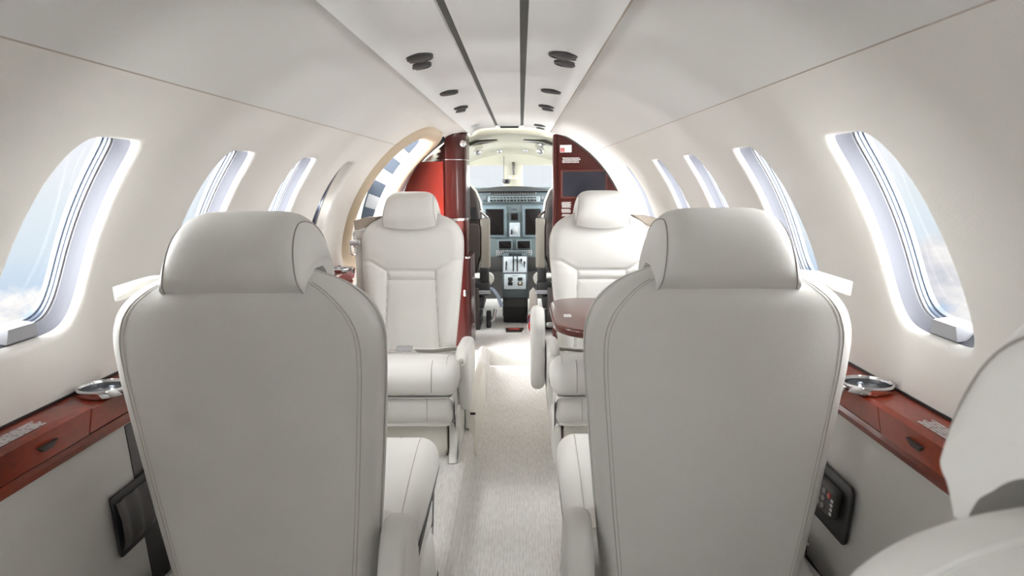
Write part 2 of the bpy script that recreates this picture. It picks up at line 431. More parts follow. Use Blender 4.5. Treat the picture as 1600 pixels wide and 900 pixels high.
# ------------------------------------------------------------------ ceiling fixtures
def disc(mb, s, x, y, r, deep=.006):
    k = math.atan2(-(1.4405 - 1.391), .148)
    z = table(abs(x), [(.15, 1.436), (.18, 1.4315), (.205, 1.4235)])
    def T(u, v, w):
        return (u, v, w - u * .12)
    def T2(u, v, w):
        q = T(u, v, w); return (s * q[0], q[1], q[2])
    return T2, (s * x, y, z)
vent_info = [(-1, 1.77, 1.875, .041, 'pair of dark round ceiling vents nearest the camera, on the left panel'), (1, 1.77, 1.875, .041, 'pair of dark round ceiling vents nearest the camera, on the right panel'),
             (-1, 2.47, None, .040, 'single dark round ceiling vent halfway along the left panel'), (1, 2.47, None, .040, 'single dark round ceiling vent halfway along the right panel'),
             (-1, 2.97, 3.08, .036, 'pair of dark round ceiling vents farther forward on the left panel'), (1, 2.97, 3.08, .036, 'pair of dark round ceiling vents farther forward on the right panel'),
             (1, 4.0, 4.2, .036, 'small pair of dark ceiling vents closest to the cockpit'), (-1, 3.95, None, .035, 'pale slim round ceiling light closest to the cockpit on the left panel')]
for s, ya, yb, r, lab in vent_info:
    pale = 'light closest' in lab
    x0 = .194 if s < 0 else .184
    T2, loc = disc(None, s, x0, ya, r)
    loc = (loc[0], loc[1], loc[2] - .002)
    t = thing('ceiling_light' if pale else 'air_vent', lab, 'light' if pale else 'vent', loc, group='air vents along the ceiling panels' if not pale else None)
    for i, y in enumerate([ya] if yb is None else [ya, yb]):
        dx = (.012 if i else -.006)
        Tt = lambda u, v, w, dx=dx, y=y: T2(u + dx, v + (y - ya), w)
        m = MB(); m.lathe([(r * .8, 0), (r * .82, -.004), (r * .95, -.004), (r, -.002), (r, .008), (r * .8, .008)], 28, Tt, False, False)
        m.build('bezel', M['satin'] if pale else M['ventgrey'], t)
        m = MB(); m.lathe([(r * .84, .0), (r * .8, -.002), (r * .55, -.005), (r * .25, -.0065), (.001, -.007)], 24, Tt, False, True)
        m.build('lens' if pale else 'eyeball', M['bead'] if pale else M['black'], t)
o = MB().box((0.0, 4.27, 1.441), (.112, .05, .010), .002).build('ceiling_grille', M['black']); tag(o, 'short black grille slot at the forward end of the ceiling', 'grille')

# ------------------------------------------------------------------ side ledges, cup holders, placards
def textrows(mb, w, h, rows, T, seed=1, th=.0006, words=True):
    rnd = random.Random(seed); lh = h / rows
    for r in range(rows):
        x = -w / 2 + rnd.uniform(0, .08) * w; end = w / 2 - rnd.uniform(0, .12) * w
        while x < end:
            l = min(rnd.uniform(.08, .2) * w, end - x)
            if l > .01 * w: mb.box((x + l / 2, h / 2 - (r + .5) * lh, th / 2), (l, lh * .62, th), T=T)
            x += l + .018 * w
def ledge(s, label, y1):
    t = thing('side_ledge', label, 'ledge', (s * .70, .9, .755))
    L = (-s * .70, -.9, -.755)
    def mir(o): return [(s * a, b) for a, b in o]
    def ext(name, prof, ya, yb, material, ang=30):
        m = MB(); m.rings([[(s * x, y, z) for x, z in prof] for y in (ya, yb)]); return m.build(name, material, t, ang=ang, loc=L)
    body = [(.732, .755), (.672, .753), (.664, .748), (.672, .705), (.679, .700), (.732, .700)]
    ext('body', body, 1.122, y1, M['wood'])
    ext('body', [(.732, .755), (.705, .755), (.705, .70), (.732, .70)], YA, 1.12, M['wood'])
    lid = [(.7045, .7585), (.670, .757), (.662, .751), (.671, .704), (.678, .7005), (.7045, .7005)]
    for ya, yb in ((-1.2, .30), (.305, 1.118)):
        m = MB(); m.rings([[(s * x, y, z) for x, z in inset(lid, d)] for y, d in ((ya, .002), (ya + .002, 0), (yb - .002, 0), (yb, .002))]); ld = m.build('lid', M['wood'], t, ang=30, loc=L)
        if ya > 0:
            # small arrow pull on the face of the lid
            q = lambda u, v, w: (s * (.666 - w * 1.0 - v * .18), 1.005 + u, .733 + v)
            tr = [(-.022, 0), (.022, 0), (.010, -.010), (-.010, -.010)]
            m = MB(); m.rex(tr, .006, .0, 1, q); m.build('arrow_pull', M['darkleather'], ld)
            def TT(cx, cy): return lambda u, v, w: (s * (cx + v), cy + u * 1, .7583 + w)
            m = MB(); textrows(m, .15, .030, 5, TT(.689, .965), 3); m.build('placard', M['greyprint'], ld)
            m = MB(); textrows(m, .07, .024, 4, TT(.686, .83), 4); m.build('placard', M['greyprint'], ld)
    ext('trim_strip', [(.70, .6985), (.680, .6975), (.676, .690), (.680, .678), (.69, .674), (.70, .674)], YA, y1, M['woodtrim'])
    ext('wall_gasket', [(.7338, .7595), (.7305, .7595), (.7305, .7555), (.7338, .7555)], YA, y1, M['black'])
    return t
ledge(-1, 'mahogany ledge with a lidded box along the left wall below the windows', 3.02)
ledge(1, 'mahogany ledge with a lidded box along the right wall below the windows', 4.28)
def cupholder(s, x, y, label):
    t = thing('cup_holder', label, 'cup holder', (s * x, y, .755), group='chrome cup holders on the side ledges')
    m = MB(); m.lathe([(.0385, .002), (.0395, .013), (.0405, .0145), (.0425, .0145), (.0435, .0125), (.0425, .004), (.041, .0005)], 40, None, False, False); m.build('rim', M['chrome'], t)
    m = MB(); m.lathe([(.0396, .0135), (.0385, .003), (.034, .0012), (.001, .0012)], 40, None, False, True); m.build('cup_well', mat('cup_steel', (.30, .31, .33), .22, metal=1), t)
    tri = [(-.024, .013), (.024, .013), (.003, -.012), (-.003, -.012)]
    Tq = lambda u, v, w: (-s * (.0445 + w), u, v - .001)
    m = MB(); m.rex(tri, .006, .002, 2, Tq); br = m.build('bracket', M['chrome'], t)
    m = MB(); m.rex([(-.014, .008), (.014, .008), (.002, -.007), (-.002, -.007)], .002, .0, 2, lambda u, v, w: Tq(u, v, w + .0055)); m.build('inlay', M['black'], br)
    return t
cupholder(-1, .683, 1.19, 'round chrome cup holder on the left ledge beside the nearer seat')
cupholder(1, .684, 1.20, 'round chrome cup holder on the right ledge beside the nearer seat')
cupholder(-1, .684, 2.86, 'round chrome cup holder on the left ledge by the entry door')

# handset panel (right) and dark pocket (left) on the lower side panels
def sidepanel_x(z): return table(z, [(.10, .635), (.45, .668), (.62, .682), (.70, .690)])
t = thing('cabin_handset', 'black cabin telephone handset with keypad in a panel below the right ledge', 'telephone', (.664, 1.295, .46))
def TP(u, v, w): return (-.002 - w + v * .085, u, v)      # u along y, v up from .46
m = MB(); m.rex(rrect(.22, .112, .012, 4, 0, .055), .006, .002, 2, TP); m.build('panel', M['black'], t)
m = MB(); m.rex(rrect(.185, .058, .012, 4, .012, .064), .018, .006, 3, lambda u, v, w: TP(u, v, w + .005)); hs = m.build('handset', M['dark'], t)
m = MB()
for i in range(5):
    for j in range(3):
        m.rex(rrect(.013, .0105, .004, 3, -.044 + i * .0185, .050 + j * .0145), .003, .001, 2, lambda u, v, w: TP(u, v, w + .0225))
m.build('keypad', mat('key_grey', (.30, .29, .28), .5), hs)
m = MB(); m.rex(rrect(.012, .010, .003, 3, -.064, .078), .003, .001, 2, lambda u, v, w: TP(u, v, w + .0225)); m.build('red_key', M['red'], hs)
m = MB(); m.rex(rrect(.030, .03, .008, 3, .085, .062), .003, .001, 2, lambda u, v, w: TP(u, v, w + .0225)); m.build('earpiece', M['satin'], hs)
m = MB(); textrows(m, .010, .034, 4, lambda u, v, w: TP(-.076 + u, .060 + v, w + .0228), 9); m.build('print', M['white'], hs)
m = MB(); m.box((0, 0, 0), (.001, .03, .001), T=lambda x, y, z: TP(-.07 + y, .03, .0065 + x)); m.build('scratch_line', M['satin'], t)
t = thing('wall_pocket', 'black pleated pocket on the grey panel below the left ledge', 'pocket', (-.664, 1.245, .455))
def TQ(u, v, w): return (.002 + w - v * .085, u, v)
m = MB(); m.rex(rrect(.185, .115, .004, 3, 0, .058), .005, .0015, 2, TQ); m.build('backing', M['black'], t)
pl = []
for k in range(25):
    u = -.088 + k * .176 / 24; pl.append(u)
m = MB(); rs = []
for v, dep in ((.012, .004), (.03, .012), (.07, .013), (.102, .006)):
    rs.append([TQ(u, v, .004 + dep * (.75 + .25 * math.sin(k * 1.1))) for k, u in enumerate(pl)])
m.rings(rs, closed=False); m.build('pouch', M['dark'], t)
for s, lab, y0_, y1_ in ((-1, 'left', 1.245, 1.43), (1, 'right', 1.345, 1.50)):  # dark strip: a gap between panels plus the seat's painted shadow
    t_ = MB(); t_.rings([[(s * (sidepanel_x(z) - .002), y, z) for y in (y0_, y1_)] + [(s * (sidepanel_x(z) + .004), y, z) for y in (y1_, y0_)] for z in (.125, .3, .45, .62, .672)])
    o = t_.build('gap_shadow_strip', M['dark']); tag(o, 'dark vertical gap and painted seat shadow on the %s lower side panel behind the seat' % lab, 'panel strip')

# ------------------------------------------------------------------ seats
ZB = .12
WT = [(.30, .155), (.42, .174), (.57, .190), (.70, .202), (.82, .212), (.87, .213), (.895, .210), (.922, .200), (.94, .187), (.957, .170), (.972, .147), (.980, .127), (.985, .110), (.987, .10)]
def bw(z):
    return (table(z - .006, WT) + table(z, WT) + table(z + .006, WT)) / 3
TAU = .118
TOP = .987
def byb(z):                         # rear surface of the backrest
    y = (.92 - z) * TAU if z > .42 else (.92 - .42) * TAU + (.42 - z) * .3
    e = max(0, z - (TOP - .06))
    return y + .06 - math.sqrt(max(0, .06 ** 2 - e * e))
def byf(z):
    y = (.92 - z) * TAU + .135
    e = max(0, z - (TOP - .06))
    return y - (.06 - math.sqrt(max(0, .06 ** 2 - e * e))) * .9
SEAMS = [[(-.205, .822), (-.17, .800), (-.10, .757), (.10, .757), (.17, .800), (.205, .822)],
         [(-.10, .722), (.10, .722)], [(-.10, .757), (-.103, .65), (-.118, .40)], [(.10, .757), (.103, .65), (.118, .40)]]
def sdist(x, z):
    best = 9
    for S in SEAMS:
        for a, b in zip(S, S[1:]):
            dx, dz = b[0] - a[0], b[1] - a[1]; t = ((x - a[0]) * dx + (z - a[1]) * dz) / (dx * dx + dz * dz); t = max(0, min(1, t))
            best = min(best, math.hypot(x - a[0] - t * dx, z - a[1] - t * dz))
    return best
def front_y(x, z):
    w = bw(z); e = min(1, abs(x) / w)
    y = byf(z) - .004 * e * e
    bol = smooth((abs(x) - .09) / .06) * (1 - smooth((z - .74) / .08)) * .014
    y += bol * (1 - smooth((e - .75) / .25) * .6)
    if z > .76: y += .010 * math.sin(PI * min(1, (z - .76) / .2)) * (1 - e * e)
    d = sdist(x, z)
    return y - .0075 * math.exp(-(d / .0055) ** 2) + .004 * (1 - math.exp(-(d / .03) ** 2))
def rear_y(x, z):
    e = min(1, abs(x) / bw(z))
    return byb(z) + .010 * e ** 3 - .004 * (1 - e * e)
def make_seat(name, out, label):
    """out = +1/-1: the outboard (window) side in the seat's own x"""
    t = thing(name, label, 'seat', (0, 0, ZB), group='cream leather cabin seats')
    L = (0, 0, -ZB); lea = M['leather']
    # backrest
    zs = [.30, .34] + [.38 + .0055 * k for k in range(106)]
    zs = [z for z in zs if z < .957] + [.962, .967, .972, .976, .980, .983, .9855, .9868]
    rs = []
    for z in zs:
        w = bw(z); yb_, yf_ = byb(z), byf(z); half = (yf_ - yb_) / 2; rf = min(.045, half * .95, w * .6); rb = min(.035, half * .9, w * .6)
        ring = []
        nf = 64
        for k in range(nf + 1):
            x = -w + rf + (2 * w - 2 * rf) * k / nf; ring.append((x, front_y(x, z), z))
        yfe = front_y(w - rf, z)
        for k in range(1, 7):
            a = PI / 2 * k / 7; ring.append((w - rf + rf * math.sin(a), yfe - rf * (1 - math.cos(a)), z))
        nb = 24
        ybe = rear_y(w - rb, z)
        for k in range(1, 7):
            a = PI / 2 * k / 7; ring.append((w - rb + rb * math.cos(a), ybe + rb * (1 - math.sin(a)), z))
        for k in range(nb + 1):
            x = w - rb - (2 * w - 2 * rb) * k / nb; ring.append((x, rear_y(x, z), z))
        for k in range(1, 7):
            a = PI / 2 * k / 7; ring.append((-w + rb - rb * math.sin(a), ybe + rb * (1 - math.cos(a)), z))
        for k in range(1, 7):
            a = PI / 2 * k / 7; ring.append((-w + rf - rf * math.cos(a), yfe - rf * (1 - math.sin(a)), z))
        rs.append(ring)
    back = MB().rings(rs).build('backrest', lea, t, ang=0, loc=L)
    m = MB()
    for S in SEAMS:
        pts = []
        for a, b in zip(S, S[1:]):
            for k in range(12): pts.append((lerp(a[0], b[0], k / 12), lerp(a[1], b[1], k / 12)))
        pts.append(S[-1])
        pts = [(x, z) for x, z in pts if abs(x) < bw(z) - .03]
        m.tube([(x, front_y(x, z) - .0002, z) for x, z in pts], .0013, 6)
    m.build('seam', M['thread'], back)
    m = MB()
    for s in (-1, 1):
        for ins in (.024, .030):
            pts = [(s * (bw(z) - ins), rear_y(bw(z) - ins, z) - .0002, z) for z in [.36 + .01 * k for k in range(61)] + [.965, .97, .974]]
            m.tube(pts, .0006 if ins > .025 else .0008, 5)
    m.build('stitching', M['stitch'], back)
    # welt round the front edge
    pts = [(x_, y_, z_) for s in (1,) for x_, y_, z_ in [(bw(z) * 1.001, lerp(byb(z), byf(z), .62), z) for z in zs[2:]]]
    pts += [(-x, y, z) for x, y, z in pts[::-1]]
    MB().tube(pts, .0022, 6).build('piping', lea, back)
    # headrest: a saddle over the top of the backrest, arched between rear flap and front pad
    prof = catmull([(.004, .958), (-.016, .985), (-.012, 1.025), (.012, 1.060), (.055, 1.080), (.115, 1.079), (.160, 1.060), (.184, 1.015), (.184, .970), (.168, .930)], 6)
    inner = catmull([(.156, .932), (.146, .960), (.120, .984), (.085, .994), (.052, .988), (.030, .972), (.018, .957)], 9)
    nn = len(prof); inner = (inner + [inner[-1]] * nn)[:nn]
    zb0 = .950
    WH = .1125
    rs = []
    us = [-.978, -.965, -.945, -.92, -.88, -.83, -.76, -.66, -.52, -.35, -.18, 0, .18, .35, .52, .66, .76, .83, .88, .92, .945, .965, .978]
    for u in us:
        fac = (1 - abs(u) ** 6) ** (1 / 2.3)
        px_ = 1 - .13 * abs(u) ** 5
        ring = []
        smile = .014
        for i, (y, z) in enumerate(prof):
            zz = zb0 + (z - zb0) * fac if z > zb0 else z
            if y > .1 and z < 1.0: zz += smile * u * u * (1 - max(0, z - .93) / .07)
            ring.append((WH * u, .085 + (y - .085) * px_, zz))
        for y, z in inner:
            zz = min(z, zb0 + .10 * fac)
            if y > .1 and z < .97: zz = max(zz, z + smile * u * u * (1 - max(0, z - .93) / .04))
            ring.append((WH * u, .085 + (y - .085) * px_, zz))
        rs.append(ring)
    hm = MB().rings(rs, cap0=False, cap1=False)
    for e in (0, len(rs) - 1):
        r_ = rs[e]
        hm.add(r_, [(i, i + 1, 2 * nn - 2 - i, 2 * nn - 1 - i) for i in range(nn - 1)])
    hr = hm.build('headrest', lea, t, ang=60, loc=L)
    def onhead(i, u):
        for k in range(len(us) - 1):
            if us[k] <= u <= us[k + 1]:
                t_ = (u - us[k]) / (us[k + 1] - us[k]); return Vector(rs[k][i]).lerp(Vector(rs[k + 1][i]), t_)
    for sd in (-1, 1):
        pts = []
        for i in range(nn):
            e = abs(i / (nn - 1) - .45) / .45
            pts.append(onhead(i, sd * lerp(.80, .962, min(1, e) ** 1.3)) + Vector((sd * .0004, -.0004 if prof[i][0] < .08 else .0004, .0004)))
        MB().tube([tuple(p) for p in pts], .0010, 5).build('seam', M['thread'], hr)
    # seat cushion with waterfall front
    o = catmull([(.10, .36), (.10, .40), (.15, .415), (.30, .445), (.45, .480), (.55, .498), (.615, .492), (.652, .460), (.66, .418), (.64, .378), (.55, .37), (.30, .35)], 5, True)
    m = MB(); m.rex(o, .464, .045, 6, YZ(-.232)); cu = m.build('seat_cushion', lea, t, ang=60, loc=L)
    for x in (-.14, .14):
        pts = [(x, y + .0003, z + .0003) for y, z in o if y > .60 and z > .385]
        MB().tube(pts, .0013, 6).build('crease', M['thread'], cu)
    for x in (-.19, .19):
        pts = [(x, y, z + .0004) for y, z in o if .2 < y < .63 and z > .42]
        MB().tube(pts, .0009, 6).build('seam', M['stitch'], cu)
    o = catmull([(.12, .262), (.12, .37), (.60, .372), (.632, .36), (.634, .30), (.615, .268), (.58, .258)], 4, True)
    sk = MB().rex(o, .43, .03, 5, YZ(-.215)).build('front_skirt', lea, t, ang=60, loc=L)
    MB().tube([(-out * .12, .6345, .365), (-out * .12, .637, .33), (-out * .118, .632, .285), (-out * .117, .600, .260)], .0012, 5).build('seam', M['thread'], sk)
    o = [(.14, .122), (.14, .27), (.55, .27), (.565, .20), (.56, .122)]
    MB().rex(o, .36, .006, 2, YZ(-.18)).build('base', M['cream'], t, loc=L)
    for s in (-1, 1):
        o = catmull([(.12, .121), (.14, .25), (.30, .29), (.50, .29), (.56, .25), (.575, .18), (.60, .135), (.60, .121)], 4, True)
        o = [(y, max(.121, z)) for y, z in o]
        br = MB().rex(o, .034, .010, 3, YZ(s * .205 - .017)).build('leg', lea, t, ang=60, loc=L)
    # belts
    m = MB()
    pts = catmull([(-out * .222, .22, .445), (-out * .18, .25, .452), (-out * .11, .28, .452), (-out * .03, .29, .455)], 5)
    m.ribbon(pts, (0.004, .022, .012), .0022); m.build('lap_belt', M['beltlight'], t, loc=L)
    m = MB()
    pts = catmull([(out * .222, .20, .435), (out * .17, .26, .450), (out * .10, .29, .455), (out * .05, .29, .455)], 5)
    m.ribbon(pts, (-.006, .022, 0), .0022); m.build('lap_belt', M['beltlight'], t, loc=L)
    m = MB(); m.box((out * .015, .290, .462), (.062, .045, .016), .004); m.build('buckle', M['satin'], t, loc=L)
    return t
def belt_guide(t, out, g, material):
    MB().rex([(out * x, z) for x, z in g], .050, .005, 2, XZ(.055)).build('belt_guide', material, t, loc=(0, 0, -ZB))
def shoulder_belt(t, out):
    L = (0, 0, -ZB)
    belt_guide(t, out, [(.130, .981), (.19, .977), (.244, .963), (.240, .918), (.205, .930)], M['guide'])
    m = MB()
    zz = [.925, .90, .87, .83, .78, .72, .66, .60, .55]
    pts = catmull([(out * (.218 + .004 * math.sin(k)), byf(z) - .030 - .03 * (k / 8), z) for k, z in enumerate(zz)], 3)
    m.ribbon(pts, (.022, .010 * out, 0), .0018); m.build('shoulder_belt', M['beltlight'], t, loc=L)
    m = MB()
    m.box((out * .235, byf(.87) - .012, .872), (.046, .018, .024), .005); tb = m.build('belt_tongue', M['satin'], t, loc=L)
    m = MB(); o = [(q[0], 0, q[1]) for q in rrect(.026, .034, .008, 4)]
    m.tube([(out * .240 + a, byf(.85) - .010, .842 + c) for a, b, c in o], .0032, 8, closed=True); m.build('loop', M['chrome'], tb)
    m = MB(); m.tube(catmull([(out * .235, byf(.90) - .012, .918), (out * .24, byf(.9) - .006, .905), (out * .225, byf(.89) - .006, .890), (out * .235, byf(.88) - .012, .880)], 4), .005, 8); m.build('clip', M['chrome'], tb)
def armrest(t, x, o, cap, w=.048):
    L = (0, 0, -ZB)
    ar = MB().rex(o, w, .018, 4, YZ(x - w / 2)).build('armrest', M['leather'], t, ang=60, loc=L)
    if cap:
        y0, z0 = cap
        m = MB(); m.lathe([(.018, 0), (.018, .010), (.014, .015), (.001, .015)], 20, lambda a, b, c: (x + a, y0 + c, z0 + b), False, True); m.build('release_button', M['cream'], ar)
        m = MB(); m.lathe([(.0075, 0), (.0075, .002), (.004, .003), (.001, .003)], 14, lambda a, b, c: (x + a, y0 + .0145 + c, z0 + b), False, True); m.build('screw', M['chrome'], ar)
ARM_R = catmull([(-.005, .36), (.005, .47), (.045, .535), (.085, .553), (.13, .535), (.17, .485), (.19, .42), (.18, .34), (.10, .30)], 5, True)
ARM_F = catmull([(.15, .35), (.16, .46), (.24, .50), (.40, .515), (.48, .518), (.535, .50), (.545, .46), (.52, .40), (.49, .33), (.46, .27), (.42, .265), (.26, .29)], 5, True)
YR, YF = 1.035, 2.985
sA = make_seat('cabin_armchair', -1, 'near left cream seat seen from behind, window wall on its left')
sA.location = (-.373, YR, ZB)
sB = make_seat('cabin_armchair', 1, 'near right cream seat seen from behind, table edge showing past it')
sB.location = (.388, YR + .025, ZB)
fr = dup(sA, (.400, YF, ZB), PI, 'cream seat facing the camera behind the mahogany table')
flt = dup(sB, (-.388, YF, ZB), PI, 'cream seat facing the camera by the open entry door')
dup(sB, (.418, .205, ZB), 0, 'blurred seat top cut off at the lower right corner of the view')
# the right forward seat's aisle arm is deployed: a broad rounded pad
m = MB(); m.rex(catmull([(.20, .31), (.18, .40), (.20, .58), (.28, .635), (.37, .60), (.42, .46), (.38, .33), (.28, .30)], 6, True), .055, .025, 5, YZ(.242)); m.build('arm_pad', M['leather'], fr, ang=60, loc=(0, 0, -ZB))
shoulder_belt(flt, 1); shoulder_belt(fr, -1)
G_ = [(.130, .979), (.180, .974), (.219, .962), (.217, .938), (.197, .945)]
belt_guide(sA, -1, G_, M['beltlight']); belt_guide(sB, 1, G_, M['beltlight'])
armrest(sA, .222, ARM_R, None); armrest(sB, -.222, ARM_R, None)
armrest(flt, -.236, ARM_F, (.535, .475)); armrest(fr, .214, ARM_F, (.535, .475), .046)
m = MB(); m.box((.17, .565, .124), (.05, .03, .008), .002); m.build('yellow_tag', M['yellow'], flt, loc=(0, 0, -ZB))

# ------------------------------------------------------------------ fold-out table
t = thing('folding_table', 'glossy mahogany fold-out table with rounded corner between the right seats', 'table', (.43, 2.17, .66))
L = (-.43, -2.17, -.66)
o = [(.676, 1.93)] + [(.676, 2.50)] + [(.30 + .0, 2.50)]
cor = []
for k in range(9):
    a = R(90 + 90 * k / 8); cor.append((.27 + .105 * math.cos(a), 2.38 + .12 * math.sin(a)))
for k in range(9):
    a = R(180 + 90 * k / 8); cor.append((.30 + .135 * math.cos(a), 2.09 + .16 * math.sin(a)))
o = [(.662, 1.93), (.662, 2.50)] + cor
tt = MB().rex(o, .026, .009, 4, XY(.674)).build('table_top', M['woodtable'], t, ang=50, loc=L)
m = MB(); textrows(m, .045, .05, 4, lambda u, v, w: (.215 + u * .6, 2.16 + v, .7003 + w), 12); m.build('placard', M['greyprint'], tt)
m = MB(); m.box((.163, 2.155, .672), (.03, .022, .014), .004); m.build('latch', M['satin'], t, loc=L)
m = MB(); m.box((.655, 2.2, .664), (.03, .5, .018), .003); m.build('hinge_rail', M['satin'], t, loc=L)

# ------------------------------------------------------------------ step box beside the aisle
t = thing('side_step', 'low cream and carpeted box along the aisle beside the entry door', 'step', (-.2, 3.2, 0))
L = (.2, -3.2, 0)
def stepprof(d): return [(-.162, .125), (-.162, .205 - d), (-.15 , .205 - d), (-.128 - d, .190 - d), (-.121 - d, .16), (-.119 - d, .001), (-.128, .001), (-.150, .125)]
m = MB(); m.rings([[(x, y, z) for x, z in stepprof(d)] for y, d in ((2.70, .010), (2.705, .002), (2.72, 0), (3.44, 0))]); m.build('cover', M['cream'], t, ang=40, loc=L)
m = MB(); m.rings([[(x, y, z) for x, z in stepprof(d)] for y, d in ((3.445, .002), (3.46, -.004), (3.78, -.002), (3.80, .02))]); m.build('carpet_block', M['carpet_side'], t, ang=40, loc=L)
m = MB(); m.box((-.132, 2.699, .188), (.022, .006, .010), .002); m.build('gap_end', M['darkleather'], t, loc=L)

# ------------------------------------------------------------------ entry door opening: padded surround, jamb
t = thing('door_1', 'open entry doorway in the left wall with tan padded surround', 'door', (-.7, 3.53, .76), kind='structure')
base = Vector(t.location)
def dring(d, r): return [tuple(Vector(cyl(-1, y, f, r)) - base) for y, f in oring(DO, DC, DH, d, DT)]
rs = []
for k in range(13):
    a = R(-20 + 220 * k / 12)
    rs.append(dring(.012 - .045 * math.cos(a) * 1.0 + .0, RC + .012 - .040 * math.sin(a)))
MB().rings(rs, cap0=False, cap1=False).build('surround', M['tan'], t, ang=0)
MB().rings([dring(.045, RC - .012), dring(.070, RC + .005), dring(.086, RC + .03), dring(.088, RC + .036)], cap0=False, cap1=False).build('seal', M['cream'], t, ang=50)
MB().rings([[tuple(Vector(cyl(-1, y, lerp(R(-12), R(26), k / 16), RC + .15)) - base) for k in range(17)] for y in (3.0, 4.15)], closed=False).build('floor_sun_blocker', M['cream'], t, ang=0)  # added sheet over the lower opening, keeps sun glare off the floor
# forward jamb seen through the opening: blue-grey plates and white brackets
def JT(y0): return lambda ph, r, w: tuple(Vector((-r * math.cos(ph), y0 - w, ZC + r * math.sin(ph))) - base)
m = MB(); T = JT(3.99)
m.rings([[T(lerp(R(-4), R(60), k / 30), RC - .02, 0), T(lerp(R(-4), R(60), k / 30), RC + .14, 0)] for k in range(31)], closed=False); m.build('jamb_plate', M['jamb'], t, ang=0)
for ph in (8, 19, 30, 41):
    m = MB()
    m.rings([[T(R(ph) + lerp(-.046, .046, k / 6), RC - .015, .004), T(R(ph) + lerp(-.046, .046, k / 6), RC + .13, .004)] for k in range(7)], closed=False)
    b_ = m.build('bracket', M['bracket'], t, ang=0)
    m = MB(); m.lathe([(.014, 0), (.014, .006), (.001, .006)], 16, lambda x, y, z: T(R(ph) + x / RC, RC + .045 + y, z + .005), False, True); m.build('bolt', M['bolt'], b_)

# ------------------------------------------------------------------ bulkhead on the right with screen
bk = thing('bulkhead_cabinet', 'dark mahogany bulkhead on the right with a flat screen and placards', 'cabinet', (.5, YB, .12))
L = (-.5, -YB, -.12)
arc = [((RC + .01) * math.cos(R(p)), ZC + (RC + .01) * math.sin(R(p))) for p in range(-40, 69, 4)]
o = [(.285, .125)] + arc + [(.285, 1.415)]
MB().rex(o, .03, .0, 1, XZ(YB)).build('panel', M['wooddark'], bk, loc=L)
m = MB(); m.box((.276, YB + .05, .76), (.022, .12, 1.28), .006); m.build('edge_trim', M['wooddark'], bk, loc=L)
m = MB(); m.tube([((RC - .004) * math.cos(R(p)), YB - .006, ZC + (RC - .004) * math.sin(R(p))) for p in range(-5, 69, 3)], .006, 6); m.build('gasket', M['darkleather'], bk, loc=L)
sx, sz = .455, 1.098
m = MB(); m.rex(rrect(.285, .172, .006, 2, sx, sz), .006, .002, 2, XZ(YB - .006)); fm_ = m.build('screen_frame', mat('screen_frame_brown', (.10, .022, .014), .4), bk, loc=L)
m = MB(); m.rex(rrect(.262, .152, .003, 2, sx, sz), .004, .001, 2, XZ(YB - .009)); m.build('screen', M['screen'], bk, loc=L)
def PT(cx, cz): return lambda u, v, w: (cx + u, YB - .0005 - w, cz + v)
m = MB(); m.box((0, 0, .0005), (.070, .044, .001), T=PT(.342, 1.312)); pc = m.build('placard', M['white'], bk, loc=L)
m = MB(); m.box((0, 0, .0015), (.025, .025, .001), T=PT(.322, 1.305)); m.build('red_symbol', M['red'], pc)
m = MB(); textrows(m, .06, .008, 1, lambda u, v, w: PT(.342, 1.328)(u, v, w + .001), 2); m.tube([PT(.362, 1.305)(.007 * math.cos(a * PI / 8), .010 * math.sin(a * PI / 8), .0015) for a in range(16)], .0012, 5, closed=True)
m.tube([PT(.322, 1.305)(.006 * math.cos(a * PI / 8), .008 * math.sin(a * PI / 8), .0022) for a in range(16)], .0013, 5, closed=True)
m.build('print', M['greyprint'], pc)
for w_, h_, n_, cx_, cz_, sd_ in ((.115, .034, 4, .378, 1.243, 21), (.062, .036, 5, .347, .972, 22), (.062, .024, 3, .347, .935, 25), (.058, .014, 2, .347, .908, 23), (.066, .034, 4, .350, .873, 24)):
    m = MB(); textrows(m, w_, h_, n_, PT(cx_, cz_), sd_); m.build('lettering', M['greyprint'], bk, loc=L)

# ------------------------------------------------------------------ refreshment cabinet on the left
cab = thing('refreshment_cabinet', 'tall glossy dark red mahogany cabinet with curved corner beside the entry door', 'cabinet', (-.45, 4.25, .12))
L = (.45, -4.25, -.12)
def cabplan(xr, rad, ya=4.06, yb=4.36):
    o = [(-.72, max(yb, ya + .31)), (-.72, ya + .30), (-.37, ya)]
    for k in range(11):
        a = R(-90 + 90 * k / 10); o.append((xr - rad + rad * math.cos(a), ya + rad + rad * math.sin(a)))
    return o + [(xr, yb)]
def cabring(xr, rad, z, ya=4.06):
    lim = math.sqrt(max(0, (RC - .004) ** 2 - (z - ZC) ** 2))
    return [(max(x, -lim), y, z) for x, y in cabplan(xr, rad, ya)]
zl = [.90, 1.0, 1.1, 1.2, 1.243]
MB().rings([cabring(-.252, .11, z) for z in zl]).build('upper_body', M['wooddark'], cab, ang=40, loc=L)
MB().rings([cabring(-.252, .11, z) for z in (1.247, 1.27, 1.30, 1.34, 1.37, 1.385, 1.40)]).build('top_body', M['wooddark'], cab, ang=40, loc=L)
MB().rings([cabring(-.2515, .11, z) for z in (1.2435, 1.2465)]).build('joint', M['satin'], cab, ang=40, loc=L)
MB().rings([cabring(-.246, .11, z, 4.05) for z in (.890, .905)]).build('counter_edge', M['chrome'], cab, ang=40, loc=L)
MB().rings([cabring(-.252, .11, z) for z in (.68, .78, .888)]).build('mirror_niche', mat('red_mirror', (.30, .10, .09), .12, metal=.9), cab, ang=40, loc=L)
MB().rings([cabring(-.228, .05, z, 3.98) for z in (.125, .3, .5, .665, .678)]).build('lower_body', M['wooddark'], cab, ang=40, loc=L)
